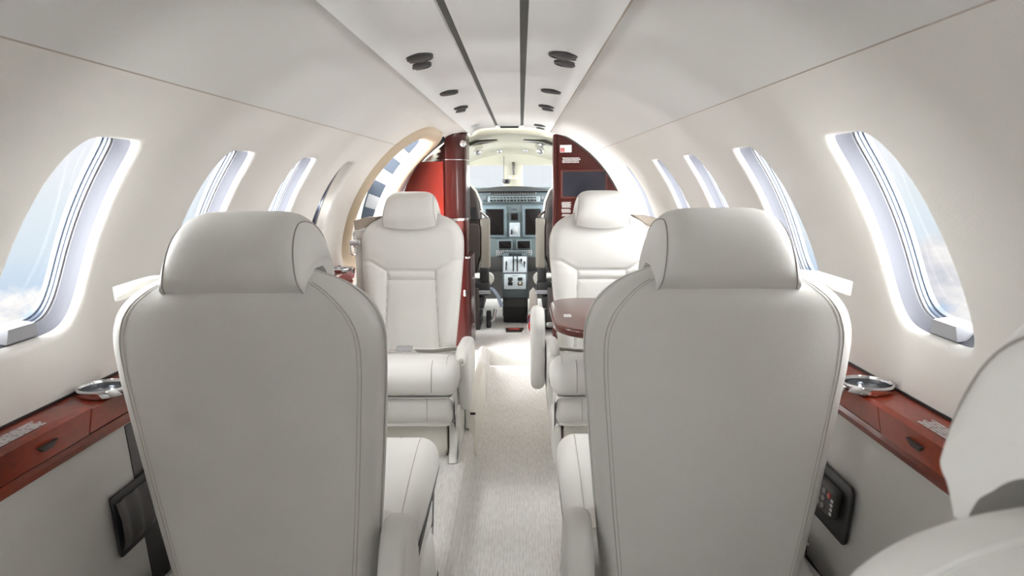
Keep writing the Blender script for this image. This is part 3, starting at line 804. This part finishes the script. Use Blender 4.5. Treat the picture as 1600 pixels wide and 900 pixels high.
def flank(z):
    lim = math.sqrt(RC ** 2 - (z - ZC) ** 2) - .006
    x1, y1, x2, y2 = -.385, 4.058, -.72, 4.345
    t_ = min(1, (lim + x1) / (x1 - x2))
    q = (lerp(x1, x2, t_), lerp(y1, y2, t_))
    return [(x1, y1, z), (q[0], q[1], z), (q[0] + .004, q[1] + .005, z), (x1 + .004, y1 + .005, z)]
m = MB(); m.rings([flank(z) for z in (.91, 1.0, 1.1, 1.17, 1.235)]); m.build('door_lit_panel', M['redlit'], cab, loc=L)  # added plate painting the red glow of door light on the flank
for z in (.54, .42, .25):
    m = MB(); m.rex(rrect(.03, .014, .006, 3, 4.16, z), .008, .003, 2, YZ(-.2295)); m.build('latch', M['satin'], cab, loc=L)
m = MB(); m.rex(rrect(.014, .040, .006, 3, -.262, .475), .008, .003, 2, XZ(3.982, -1)); m.build('latch', M['satin'], cab, loc=L)
m = MB(); m.box((-.243, 4.0, .682), (.028, .03, .012), .004); m.build('catch', M['chrome'], cab, loc=L)
m = MB(); m.lathe([(.022, 0), (.020, .006), (.012, .012), (.001, .014)], 20, lambda x, y, z: (-.268 + x, 4.075 - z, 1.335 + y), False, True); m.build('spot_lamp', M['chrome'], cab, loc=L)
o = MB().box((-.231, 4.31, .40), (.008, .012, .55), .002).build('door_track', M['satin']); tag(o, 'thin pale vertical sliding door track at the cockpit entrance', 'door track')

# ------------------------------------------------------------------ cockpit
YP = 5.05
# shell
m = MB()
def ckprof(y):
    k = (y - YB) / 1.5; rx = lerp(.74, .62, k); top = lerp(1.42, 1.30, k * k)
    pts = []
    for i in range(25):
        a = PI * i / 24
        pts.append((rx * math.cos(a) * 1.0, y, lerp(.80, top, math.sin(a) ** .75)))
    return [(rx * .95, y, .10)] + pts + [(-rx * .95, y, .10)]
# open sides above the sill are the side windows: roof only between 35 and 145 degrees
def ckroof(y): return [p for p in ckprof(y)[1:-1]][5:-5]
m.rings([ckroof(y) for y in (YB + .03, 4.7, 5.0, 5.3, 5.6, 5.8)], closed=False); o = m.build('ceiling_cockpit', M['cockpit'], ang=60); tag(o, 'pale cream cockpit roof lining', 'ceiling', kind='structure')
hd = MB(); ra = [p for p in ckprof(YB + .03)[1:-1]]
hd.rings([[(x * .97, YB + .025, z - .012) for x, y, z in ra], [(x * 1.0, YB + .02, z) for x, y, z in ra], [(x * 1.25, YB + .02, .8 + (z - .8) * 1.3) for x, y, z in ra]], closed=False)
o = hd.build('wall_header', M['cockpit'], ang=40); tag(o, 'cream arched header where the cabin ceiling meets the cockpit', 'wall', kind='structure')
for s in (-1, 1):
    m = MB(); m.box((s * .70, 5.05, .45), (.02, 1.5, .75)); o = m.build('wall_cockpit_%s' % ('left' if s < 0 else 'right'), M['dark']); tag(o, 'dark lower side wall of the cockpit on the ' + ('left' if s < 0 else 'right'), 'wall', kind='structure')
m = MB(); m.box((0, 5.86, .5), (1.5, .02, 1.1)); o = m.build('wall_forward', M['dark']); tag(o, 'dark forward firewall below the windscreen', 'wall', kind='structure')
# windscreen frame: header, centre post, side posts (tilted plate with two openings)
YW = 5.62
def plate_with_holes():
    m = MB(); thick = .04
    def pane_outline(x0, x1, z0, z1, r):
        return rrect(x1 - x0, z1 - z0, r, 4, (x0 + x1) / 2, (z0 + z1) / 2)
    # header, post and outer frames as one ring mesh per pane
    for (x0, x1, X0, X1) in ((-.60, -.073, -.72, 0.005), (.083, .61, 0.005, .73)):
        i = pane_outline(x0, x1, .99, 1.285, .03); n = len(i); cx, cz = (x0 + x1) / 2, (.99 + 1.285) / 2
        ou = []
        for (x, z) in i:
            dx, dz = x - cx, z - cz
            k = min(((X1 - cx) if dx > 0 else (cx - X0)) / max(1e-6, abs(dx)), ((1.46 - cz) if dz > 0 else (cz - .93)) / max(1e-6, abs(dz)))
            ou.append((cx + dx * k, cz + dz * k))
        # corners
        rs = [[(x, YW, z) for x, z in ou], [(x, YW, z) for x, z in inset(i, -.012)], [(x, YW + .008, z) for x, z in i], [(x, YW + thick, z) for x, z in i]]
        m.rings(rs, cap0=False, cap1=False)
    return m
wf = thing('window_30', 'cockpit windscreen frame with centre post', 'window', (0, YW, 1.1), kind='structure')
plate_with_holes().build('windscreen_frame', M['cockpit'], wf, ang=40, loc=(0, -YW, -1.1))
m = MB(); m.box((0, 0, .25), (1.46, .02, .22)); m.build('header', M['cockpit'], wf)
for x0, x1 in ((-.60, -.073), (.083, .61)):
    m = MB(); m.box(((x0 + x1) / 2, .03, .04), (x1 - x0, .004, .30)); m.build('windscreen_pane', M['glass'], wf)

# centre post fittings
o = MB().tube(catmull([(.008, YW - .012, 1.262), (.010, YW - .02, 1.24), (.008, YW - .016, 1.20), (.010, YW - .012, 1.165)], 5), [.0115] * 3 + [.010] * 6 + [.0075] * 7, 10).build('compass_stay', M['dark']); tag(o, 'dark slim handle on the windscreen centre post', 'handle')
t = thing('hanging_compass', 'small dark compass hanging on the windscreen centre post', 'compass', (-.048, YW - .05, 1.115))
m = MB(); m.lathe([(.001, -.022), (.02, -.020), (.032, -.006), (.034, .010), (.030, .016), (.001, .016)], 24, None, False, True); m.build('bowl', M['dark'], t)
m = MB(); m.tube([(-.02, .02, .014), (-.02, .03, .20)], .0025, 6); m.build('stem', M['dark'], t)
m = MB(); m.lathe([(.012, 0), (.012, .003), (.001, .003)], 16, lambda x, y, z: (.004 + x, -.032 - z, .0 + y), False, True); m.build('dial', M['screen'], t)
t = thing('placard_plate', 'small cream plate with amber lamp on the centre post', 'plate', (.010, YW - .006, 1.145))
m = MB(); m.box((0, 0, 0), (.075, .010, .030), .003); m.build('plate', M['cream'], t)
m = MB(); m.box((0, -.006, .004), (.03, .004, .008), .001); m.build('amber_lamp', mat('amber_lens', (.75, .45, .2), .4), t)

# overhead: grille triangles, eyeball lamps, sun visors
def rooff(x, y):
    pr = ckprof(y)[1:-1]; best = min(pr, key=lambda p: abs(p[0] - x)); return best[2]
for i, x in enumerate((-.035, .010, .055)):
    o = MB().rex([(-.013, .010), (.013, .010), (.004, -.012), (-.004, -.012)], .006, .0, 1, lambda u, v, w: (x + u, 5.60 - w, 1.352 + v)).build('overhead_vent', M['black']); tag(o, 'tiny black wedge vent, %s of three above the centre post' % ('leftmost', 'middle one', 'rightmost')[i], 'vent', 'wedge vents above the windscreen')
o = MB().box((0.0, 5.50, 1.398), (.10, .03, .010), .004).build('overhead_lamp', M['bead']); tag(o, 'flat white lamp above the wedge vents', 'lamp')
for i, (x, y, z, r, lab) in enumerate(((-.235, 4.95, 1.325, .028, 'large chrome eyeball lamp over the left pilot seat'), (-.095, 5.35, 1.345, .024, 'small chrome eyeball lamp left of the wedge vents'), (.105, 5.35, 1.348, .022, 'small chrome eyeball lamp right of the wedge vents'), (.205, 4.95, 1.330, .030, 'large chrome eyeball lamp over the right pilot seat'), (.215, 4.90, 1.372, .024, 'chrome lamp set highest over the right pilot seat'), (-.300, 4.72, 1.335, .020, 'chrome fitting at the edge of the left visor'))):
    t = thing('eyeball_lamp', lab, 'lamp', (x, y, z), group='chrome eyeball lamps over the pilots')
    m = MB(); m.lathe([(.001, -r), (r * .5, -r * .85), (r * .87, -r * .5), (r, 0), (r * .87, r * .5), (r * .4, r * .95), (.001, r)], 20); m.build('ball', M['chrome'], t)
    m = MB(); m.lathe([(r * .55, -.002), (r * .55, r * .55), (r * .4, r * .55), (r * .38, .0)], 16, lambda a, b, c: (a, -r * .6 - c, -r * .45 + b), False, False); m.build('barrel', M['satin'], t)
    m = MB(); m.box((0, r * .5, r * 1.25), (r * 2.6, r * 2, r * 1.1), r * .3); m.build('socket', M['cockpit'], t)
for s, lab in ((-1, 'left'), (1, 'right')):
    t = thing('sun_visor', 'dark tinted sun visor folded up on the %s side of the cockpit' % lab, 'visor', (s * .2, 4.62, 1.38))
    o = [(-.13 * s, -.045), (.12 * s, -.005), (.125 * s, .008), (-.13 * s, .012)] if s > 0 else [(.13, .0), (-.13, -.05), (-.14, -.02), (-.03, .012), (.12, .012)]
    o = [(-.115, .010), (.03, .006), (.125, -.030), (.118, -.042), (-.02, -.02), (-.11, -.004)]
    m = MB(); m.rex([(s * a, b) for a, b in o], .018, .004, 2, XZ(0)); m.build('blade', M['visor'], t)
    m = MB(); m.tube([(-s * .12, .0, .0), (0, -.012, -.012), (s * .125, -.006, -.052)], .004, 8); m.build('rail', M['satin'], t)

# instrument panel
ip = thing('instrument_panel', 'blue-grey cockpit instrument panel with dark displays under the windscreen', 'instrument panel', (0, YP, .117))
L = (0, -YP, -.117)
m = MB(); m.box((0.0, YP + .12, .76), (1.24, .20, .62), .01); m.build('panel_body', M['panel'], ip, loc=L)
# lower knee panel
o = []
for k in range(13):
    a = R(180 * k / 12); o.append((.31 * math.cos(a) * 1.0, .0 + .03 * math.sin(a)))
gs = [(-.62, 1.045)] + [(-.31 + .62 * k / 16, 1.052 + .026 * math.sin(PI * k / 16)) for k in range(17)] + [(.62, 1.045), (.62, 1.03), (.30, 1.036), (-.30, 1.036), (-.62, 1.03)]
MB().rex(gs, .42, .008, 2, XZ(YP - .045)).build('glareshield', M['glare'], ip, ang=50, loc=L)
yq = YP + .018
def flat(name, x0, x1, z0, z1, y, d, material, parent=ip, r=.004, loc=L):
    return MB().rex(rrect(x1 - x0, z1 - z0, r, 2, (x0 + x1) / 2, (z0 + z1) / 2), d, min(.003, d * .45), 2, XZ(y, 1)).build(name, material, parent, loc=loc)
def zpx(y): return CZ - (y - 280) / 1080 * 5.0 + (y - 280) * 0.0
def X5(x): return CX + (x - 814) / 1080 * 5.0
def Z5(y):
    b = (450 - y) / FPX; d = F + Uv * b; return CZ + d.z / d.y * 5.0
flat('annunciator', X5(765), X5(838), Z5(304), Z5(300), YP - .006, .02, M['satin'])
flat('guidance_panel', X5(762), X5(844), Z5(316), Z5(306.5), YP - .010, .03, mat('guidance_grey', (.30, .36, .38), .45))
def sw(c, d): MB().box(c, d, .001).build('switch', M['button'], ip, loc=L)
for i in range(14):
    x = X5(767 + i * 5.3)
    sw((x, YP - .014, Z5(309)), (.013, .010, .008))
    sw((x + .003, YP - .014, Z5(313.5)), (.013 if i % 3 else .020, .012, .014))
for i in range(18): sw((X5(767 + i * 4), YP - .009, Z5(302.3)), (.012, .008, .008))
m = MB()
for x in (757, 847.5):
    m.lathe([(.010, 0), (.010, .006), (.001, .006)], 14, lambda a, b, c: (X5(x) + a, YP + .018 - c, Z5(309) + b), False, True)
m.build('knob', M['satin'], ip, loc=L)
m = MB()
for x in (757, 847.5): m.box((X5(x), YP + .015, Z5(314)), (.03, .01, .014), .002)
m.build('speaker_patch', M['panel_dark'], ip, loc=L)
flat('shelf_line', -.6, .6, Z5(319.5), Z5(317.5), YP + .006, .02, M['panel_dark'])
for nm, a, b, sa, sb in (('flight_display', 743, 791, 758, 786.5), ('flight_display', 816, 866, 820.5, 845)):
    bz = flat(nm, X5(a), X5(b), Z5(372), Z5(322), YP + .008, .02, M.setdefault('bezel', mat('bezel_blue', (.17, .23, .26), .45)))
    flat('display_screen', X5(sa), X5(sb if sb > 840 else 786.5), Z5(368), Z5(327), YP + .004, .01, M['avionics'], bz, .002, (0, 0, 0))
bz = flat('standby_display', X5(796), X5(811), Z5(346), Z5(332), YP + .006, .02, M['panel_dark']); flat('display_screen', X5(798), X5(809), Z5(344.5), Z5(334), YP + .002, .01, M['avionics'], bz, .002, (0, 0, 0))
flat('small_plate', X5(799), X5(807), Z5(329.5), Z5(326), YP + .012, .01, M['panel_dark'])
bz = flat('gear_panel', X5(795.5), X5(812), Z5(371), Z5(349), YP + .008, .02, mat('pale_panel', (.48, .55, .60), .45))
m = MB(); m.box((X5(799), YP - .002, Z5(362)), (.012, .03, .026), .004); m.box((X5(799), YP + .002, Z5(366)), (.016, .02, .01), .003); m.build('gear_handle', M['black'], bz, loc=(0, 0, 0))
m = MB(); textrows(m, .03, .05, 5, lambda u, v, w: (X5(806) + u, YP + .0065 - w, Z5(360) + v), 31); m.build('print', M['white'], bz, loc=(0, 0, 0))
for a, b in ((776.5, 800), (806, 830)):
    bz = flat('radio_display', X5(a), X5(b), Z5(391), Z5(376), YP + .004, .02, M['panel']); flat('display_screen', X5(a + 2), X5(b - 2), Z5(389.5), Z5(377.5), YP, .01, M['avionics'], bz, .002, (0, 0, 0))
m = MB()
for j in range(3):
    for i in range(17): m.box((X5(775 + i * 3.4 + (j % 2)), YP + .010, Z5(393.5 + j * 3)), (.009, .010, .008), .001)
m.build('button_rows', M['greyprint'], ip, loc=L)
flat('knee_panel', -.6, .6, .46, Z5(403), YP + .006, .02, M['dark'])

# pedestal with throttles
pd = thing('centre_pedestal', 'blue-grey cockpit pedestal with throttle levers and black foot', 'pedestal', (0, 4.85, .117))
L = (0, -4.85, -.117)
def PX(x, Y): return CX + (x - 814) / 1080 * Y
side = [(5.05, .16), (5.05, .60), (4.98, .585), (4.83, .345), (4.825, .30), (4.86, .29), (4.86, .16)]
xl, xr = PX(784, 4.88), PX(824, 4.88)
MB().rex(side, xr - xl, .006, 2, YZ(xl)).build('body', M['panel_dark'], pd, loc=L)
MB().rex([(5.0, .12), (5.0, .30), (4.83, .30), (4.80, .24), (4.835, .12)], xr - xl - .012, .008, 2, YZ(xl + .006)).build('foot', M['black'], pd, loc=L)
# sloping top plates, given in plane coordinates (u across, v up the slope)
a_ = Vector((0, 4.835, .350)); b_ = Vector((0, 4.98, .590)); sl = (b_ - a_); sln = sl.length; sl.normalize(); nr = Vector((0, -sl.z, sl.y))
xc = (xl + xr) / 2
def SP(u, v, w): q = a_ + sl * v + nr * w; return (xc + u, q.y, q.z)
pale = mat('pedestal_plate', (.55, .62, .66), .4)
m = MB(); m.rex(rrect(.155, .118, .006, 3, 0, .068), .008, .002, 2, SP); p1 = m.build('trim_plate', pale, pd, loc=L)
m = MB(); m.rex(rrect(.165, .125, .004, 3, 0, .200), .008, .002, 2, SP); p2 = m.build('throttle_plate', pale, pd, loc=L)
for u, v in ((-.034, .085), (.036, .085), (-.034, .050), (.036, .050)):
    m = MB(); m.rex(rrect(.034, .024, .003, 2, u, v), .006, .001, 1, lambda a, b, c: SP(a, b, c + .007)); m.build('switch', M['button'], p1)
m = MB(); m.rex(rrect(.018, .016, .003, 2, .036, .048), .014, .002, 1, lambda a, b, c: SP(a, b, c + .007)); m.build('cream_knob', mat('cream_knob', (.75, .65, .42), .4), p1)
m = MB(); m.lathe([(.010, 0), (.010, .014), (.012, .022), (.001, .024)], 14, lambda a, b, c: SP(-.034 + a, .052 + b, c + .007), False, True); m.build('dark_knob', M['black'], p1)
m = MB(); textrows(m, .05, .006, 1, lambda a, b, c: SP(a, .112 + b, c + .008), 3); m.build('print', M['button'], p1)
for u in (-.012, .016):
    m = MB(); m.rex(rrect(.010, .10, .003, 2, u, .195), .004, .001, 1, lambda a, b, c: SP(a, b, c + .007)); m.build('slot', M['black'], p2)
    m = MB(); m.box((u, .245, .035), (.009, .012, .06), .003, T=SP); m.build('lever', M['panel_dark'], p2)
m = MB(); m.tube([SP(-.045, .262, .062), SP(.05, .262, .062)], .020, 12); m.build('throttle_grip', M['panel_dark'], p2)
m = MB()
m.rex(rrect(.008, .07, .002, 2, -.064, .19), .005, .001, 1, lambda a, b, c: SP(a, b, c + .007)); m.rex(rrect(.006, .04, .002, 2, .045, .225), .005, .001, 1, lambda a, b, c: SP(a, b, c + .007)); m.rex(rrect(.006, .05, .002, 2, .068, .20), .005, .001, 1, lambda a, b, c: SP(a, b, c + .007))
m.build('slot', M['black'], p2)
for u, v in ((.045, .232), (.068, .208)):
    m = MB(); m.box((u, v, .018), (.011, .012, .024), .003, T=SP); m.build('small_lever', M['black'], p2)

# pilots' seats
def pilot_seat(s, label):
    t = thing('pilot_chair', label, 'seat', (s * .40 + .012, 4.60, .117), group='dark pilot seats in the cockpit')
    L = (0, 0, -.117)
    # backrest shell: rises to a narrow rounded top
    prof = [(.50, .150), (.60, .178), (.75, .190), (.88, .192), (.98, .178), (1.05, .150), (1.10, .105), (1.128, .06), (1.135, .02)]
    o = [(x, z) for z, x in prof]; o = o + [(-x, z) for x, z in o[::-1]]
    o = [(a, b) for a, b in o]
    bk_ = MB().rex(o, .085, .03, 4, XZ(.02)).build('backrest', M['darkleather'], t, ang=60, loc=L)
    o2 = [(x * 1.06, .5 + (z - .5) * 1.01) for x, z in o]
    MB().rex(o2, .045, .02, 4, XZ(.085)).build('sheepskin_cover', M['sheepskin'], t, ang=60, loc=L)
    m = MB(); m.rex(rrect(.36, .24, .03, 4, 0, .72), .018, .008, 3, XZ(.004)); m.build('map_pocket', M['darkleather'], t, ang=50, loc=L)
    m = MB(); m.rex(rrect(.12, .09, .01, 3, -s * .10, .905), .012, .004, 2, XZ(.01)); m.build('back_plate', M['black'], t, loc=L)
    # stowed inboard armrest
    ia = -s
    m = MB(); m.rex(rrect(.062, .335, .010, 3, ia * .215, .705), .085, .010, 3, XZ(.01)); m.build('armrest', M.setdefault('armb', mat('armrest_beige', (.27, .25, .215), .55)), t, ang=50, loc=L)
    m = MB(); m.tube(catmull([(ia * .235, .05, .875), (ia * .20, .045, .905), (ia * .165, .04, .925), (ia * .12, .04, .93), (ia * .05, .03, .925)], 4), .0075, 8); m.build('support_bar', M['chrome'], t, loc=L)
    m = MB(); m.box((ia * .205, .06, .49), (.06, .10, .10), .01); m.box((ia * .19, .05, .40), (.10, .10, .09), .012); m.build('armrest_bracket', M['black'], t, loc=L)
    # seat pan, frame and base
    m = MB(); m.box((0, .23, .40), (.40, .36, .12), .05, seg=4); m.build('seat_pan', M['sheepskin'], t, ang=60, loc=L)
    m = MB(); m.tube([(ia * .215, .22, .435), (ia * .215, .30, .43), (ia * .215, .38, .42)], .045, 12); m.build('pan_bolster', M['sheepskin'], t, ang=60, loc=L)
    m = MB(); m.box((0, .22, .30), (.40, .36, .09), .012); m.build('frame', M['black'], t, loc=L)
    m = MB(); m.box((0, .0, .27), (.34, .06, .28), .01); m.build('rear_panel', M['darkleather'], t, loc=L)
    for x in (-.15, .15):
        m = MB(); m.box((x, .19, .155), (.05, .38, .075), .008); m.build('rail', M['black'], t, loc=L)
    m = MB(); m.tube([(-.17, .0, .385), (.235 * 1, .0, .385)] if False else [(ia * .10, -.005, .385), (ia * .245, -.005, .385)], .006, 8); m.box((ia * .20, -.002, .372), (.10, .02, .012), .003); m.build('lever_bar', M['bead'], t, loc=L)
    return t
pl_ = pilot_seat(-1, 'dark pilot seat with sheepskin cover in the left of the cockpit')
pr_ = pilot_seat(1, 'dark pilot seat with sheepskin cover in the right of the cockpit')
# blue-grey curved guard and lever at the left seat's foot
t = bpy.data.objects.new('lever_guard', None); COL.objects.link(t); t.parent = pl_; t.location = (.275, .10, 0)
m = MB(); m.tube(catmull([(-.06, 0, .27), (-.02, -.02, .27), (.02, -.03, .22), (.045, -.03, .15)], 5), .022, 10, flat=(.010, .024)); m.build('guard', M['blueseat'], t)
m = MB(); m.tube(catmull([(-.05, -.02, .02), (-.035, -.03, .05), (-.01, -.04, .07), (.0, -.03, .13)], 5), .012, 10); m.build('arm', M['satin'], t)
m = MB(); m.box((-.045, -.02, .06), (.035, .05, .12), .01); m.build('foot', M['black'], t)
o = MB().rex([(-.032, 0), (.032, 0), (.026, .12), (.0, .15), (-.026, .12)], .05, .012, 3, lambda u, v, w: (.150 + u, 4.70 + w, .24 + v)).build('control_grip', M['cream']); tag(o, 'pale rounded grip beside the right pilot seat', 'grip')
# floor plate
t = thing('floor_plate', 'black floor plate with red lettered insert on the cockpit step', 'plate', (.018, 4.585, .117))
m = MB(); m.rex([(-.055, -.06), (.050, -.06), (.066, .06), (-.062, .06)], .006, .002, 2, XY(.0005)); m.build('plate', M['black'], t)
m = MB(); m.rex([(-.038, -.012), (.034, -.012), (.040, .034), (-.042, .034)], .003, .001, 1, XY(.006)); ins_ = m.build('red_insert', mat('red_insert', (.42, .03, .02), .5), t)
m = MB(); textrows(m, .062, .022, 2, lambda u, v, w: (u, .011 + v, .0091 + w), 8); m.build('lettering', mat('faded_red', (.7, .25, .2), .5), t)
# fire extinguisher
t = thing('fire_extinguisher', 'red fire extinguisher lying on the cockpit floor behind the right seat', 'fire extinguisher', (.165, 4.42, .117))
def EX(x, y, z): return (x, z, .058 + y)
m = MB(); m.lathe([(.001, -.03), (.025, -.026), (.044, -.012), (.054, .012), (.056, .04), (.056, .26), (.045, .28), (.001, .285)], 28, EX, False, True); m.build('cylinder', M['red'], t)
m = MB(); m.lathe([(.0567, .06), (.0575, .061), (.0575, .12), (.0567, .121)], 28, EX, False, False); m.build('label_band', M['blueband'], t)
m = MB(); m.tube([(-.056, .0, .04), (-.058, .01, .075), (-.045, .02, .085)], .004, 8); m.build('bracket_strap', M['satin'], t)

# ------------------------------------------------------------------ sky and light
w = bpy.data.worlds.new('sky'); sc.world = w; w.use_nodes = True; nt = w.node_tree; nt.nodes.clear(); Lk = nt.links.new
out = nt.nodes.new('ShaderNodeOutputWorld'); bg = nt.nodes.new('ShaderNodeBackground'); tc = nt.nodes.new('ShaderNodeTexCoord')
sep = nt.nodes.new('ShaderNodeSeparateXYZ'); Lk(tc.outputs['Generated'], sep.inputs[0])
def ramp(els):
    r = nt.nodes.new('ShaderNodeValToRGB'); e = r.color_ramp.elements
    while len(e) < len(els): e.new(.5)
    for q, (p, c) in zip(e, els): q.position = p; q.color = c
    return r
mr = nt.nodes.new('ShaderNodeMapRange'); mr.inputs['From Min'].default_value = -.5; mr.inputs['From Max'].default_value = .5; Lk(sep.outputs['Z'], mr.inputs['Value'])
sky = ramp([(0, srgb(150, 180, 222)), (.30, srgb(160, 190, 230)), (.42, srgb(220, 233, 243)), (.49, srgb(232, 240, 246)), (.53, srgb(240, 243, 248)), (1, srgb(232, 238, 248))])
Lk(mr.outputs[0], sky.inputs['Fac'])
mp = nt.nodes.new('ShaderNodeMapping'); mp.inputs['Scale'].default_value = (1, 1, 1.9); Lk(tc.outputs['Generated'], mp.inputs['Vector'])
n1 = nt.nodes.new('ShaderNodeTexNoise'); n1.inputs['Scale'].default_value = 9; n1.inputs['Detail'].default_value = 9; n1.inputs['Roughness'].default_value = .55; n1.inputs['Distortion'].default_value = .3; Lk(mp.outputs[0], n1.inputs['Vector'])
cov = ramp([(0, (.16,) * 3 + (1,)), (.34, (.12,) * 3 + (1,)), (.42, (.06,) * 3 + (1,)), (.47, (0,) * 3 + (1,))])
Lk(mr.outputs[0], cov.inputs['Fac'])
ad = nt.nodes.new('ShaderNodeMath'); ad.operation = 'ADD'; Lk(n1.outputs['Fac'], ad.inputs[0]); Lk(cov.outputs['Color'], ad.inputs[1])
lim = ramp([(.0, (1,) * 3 + (1,)), (.415, (1,) * 3 + (1,)), (.44, (0,) * 3 + (1,))]); Lk(mr.outputs[0], lim.inputs['Fac'])
mk = ramp([(.52, (0,) * 3 + (1,)), (.60, (1,) * 3 + (1,))]); Lk(ad.outputs[0], mk.inputs['Fac'])
mm = nt.nodes.new('ShaderNodeMath'); mm.operation = 'MULTIPLY'; Lk(mk.outputs['Color'], mm.inputs[0]); Lk(lim.outputs['Color'], mm.inputs[1])
n2 = nt.nodes.new('ShaderNodeTexNoise'); n2.inputs['Scale'].default_value = 17; n2.inputs['Detail'].default_value = 8; Lk(mp.outputs[0], n2.inputs['Vector'])
cc = ramp([(.32, srgb(205, 208, 218)), (.5, srgb(238, 236, 236)), (.62, srgb(253, 252, 250))]); Lk(n2.outputs['Fac'], cc.inputs['Fac'])
mx = nt.nodes.new('ShaderNodeMix'); mx.data_type = 'RGBA'; Lk(mm.outputs[0], mx.inputs[0]); Lk(sky.outputs['Color'], mx.inputs[6]); Lk(cc.outputs['Color'], mx.inputs[7])
Lk(mx.outputs[2], bg.inputs['Color']); bg.inputs['Strength'].default_value = .86; Lk(bg.outputs[0], out.inputs[0])

def sun(name, d, strength, ang, col=(1, 1, 1)):
    l = bpy.data.lights.new(name, 'SUN'); l.energy = strength; l.angle = R(ang); l.color = col
    o = bpy.data.objects.new(name, l); COL.objects.link(o)
    o.rotation_euler = Vector(d).to_track_quat('-Z', 'Y').to_euler(); return o
sun('daylight_left', (1, .95, -.26), 39, 110, (1, 1, 1))
sun('daylight_right', (-1, .95, -.26), 39, 110, (1, 1, 1))
sun('daylight_front', (0, -1, -.25), 5, 80, (1, .99, .98))
def area(name, loc, size, e, rot=(0, 0, 0), col=(1, .97, .93)):
    l = bpy.data.lights.new(name, 'AREA'); l.shape = 'RECTANGLE'; l.size, l.size_y = size; l.energy = e; l.color = col
    o = bpy.data.objects.new(name, l); COL.objects.link(o); o.location = loc; o.rotation_euler = rot; return o

sc.view_settings.view_transform = 'Standard'; sc.view_settings.look = 'None'; sc.view_settings.gamma = 1; sc.view_settings.use_curve_mapping = False
sc.view_settings.exposure = .27
sc.render.film_transparent = False
sc.cycles.max_bounces = 10; sc.cycles.diffuse_bounces = 7; sc.cycles.transparent_max_bounces = 8
sc.cycles.use_denoising = True
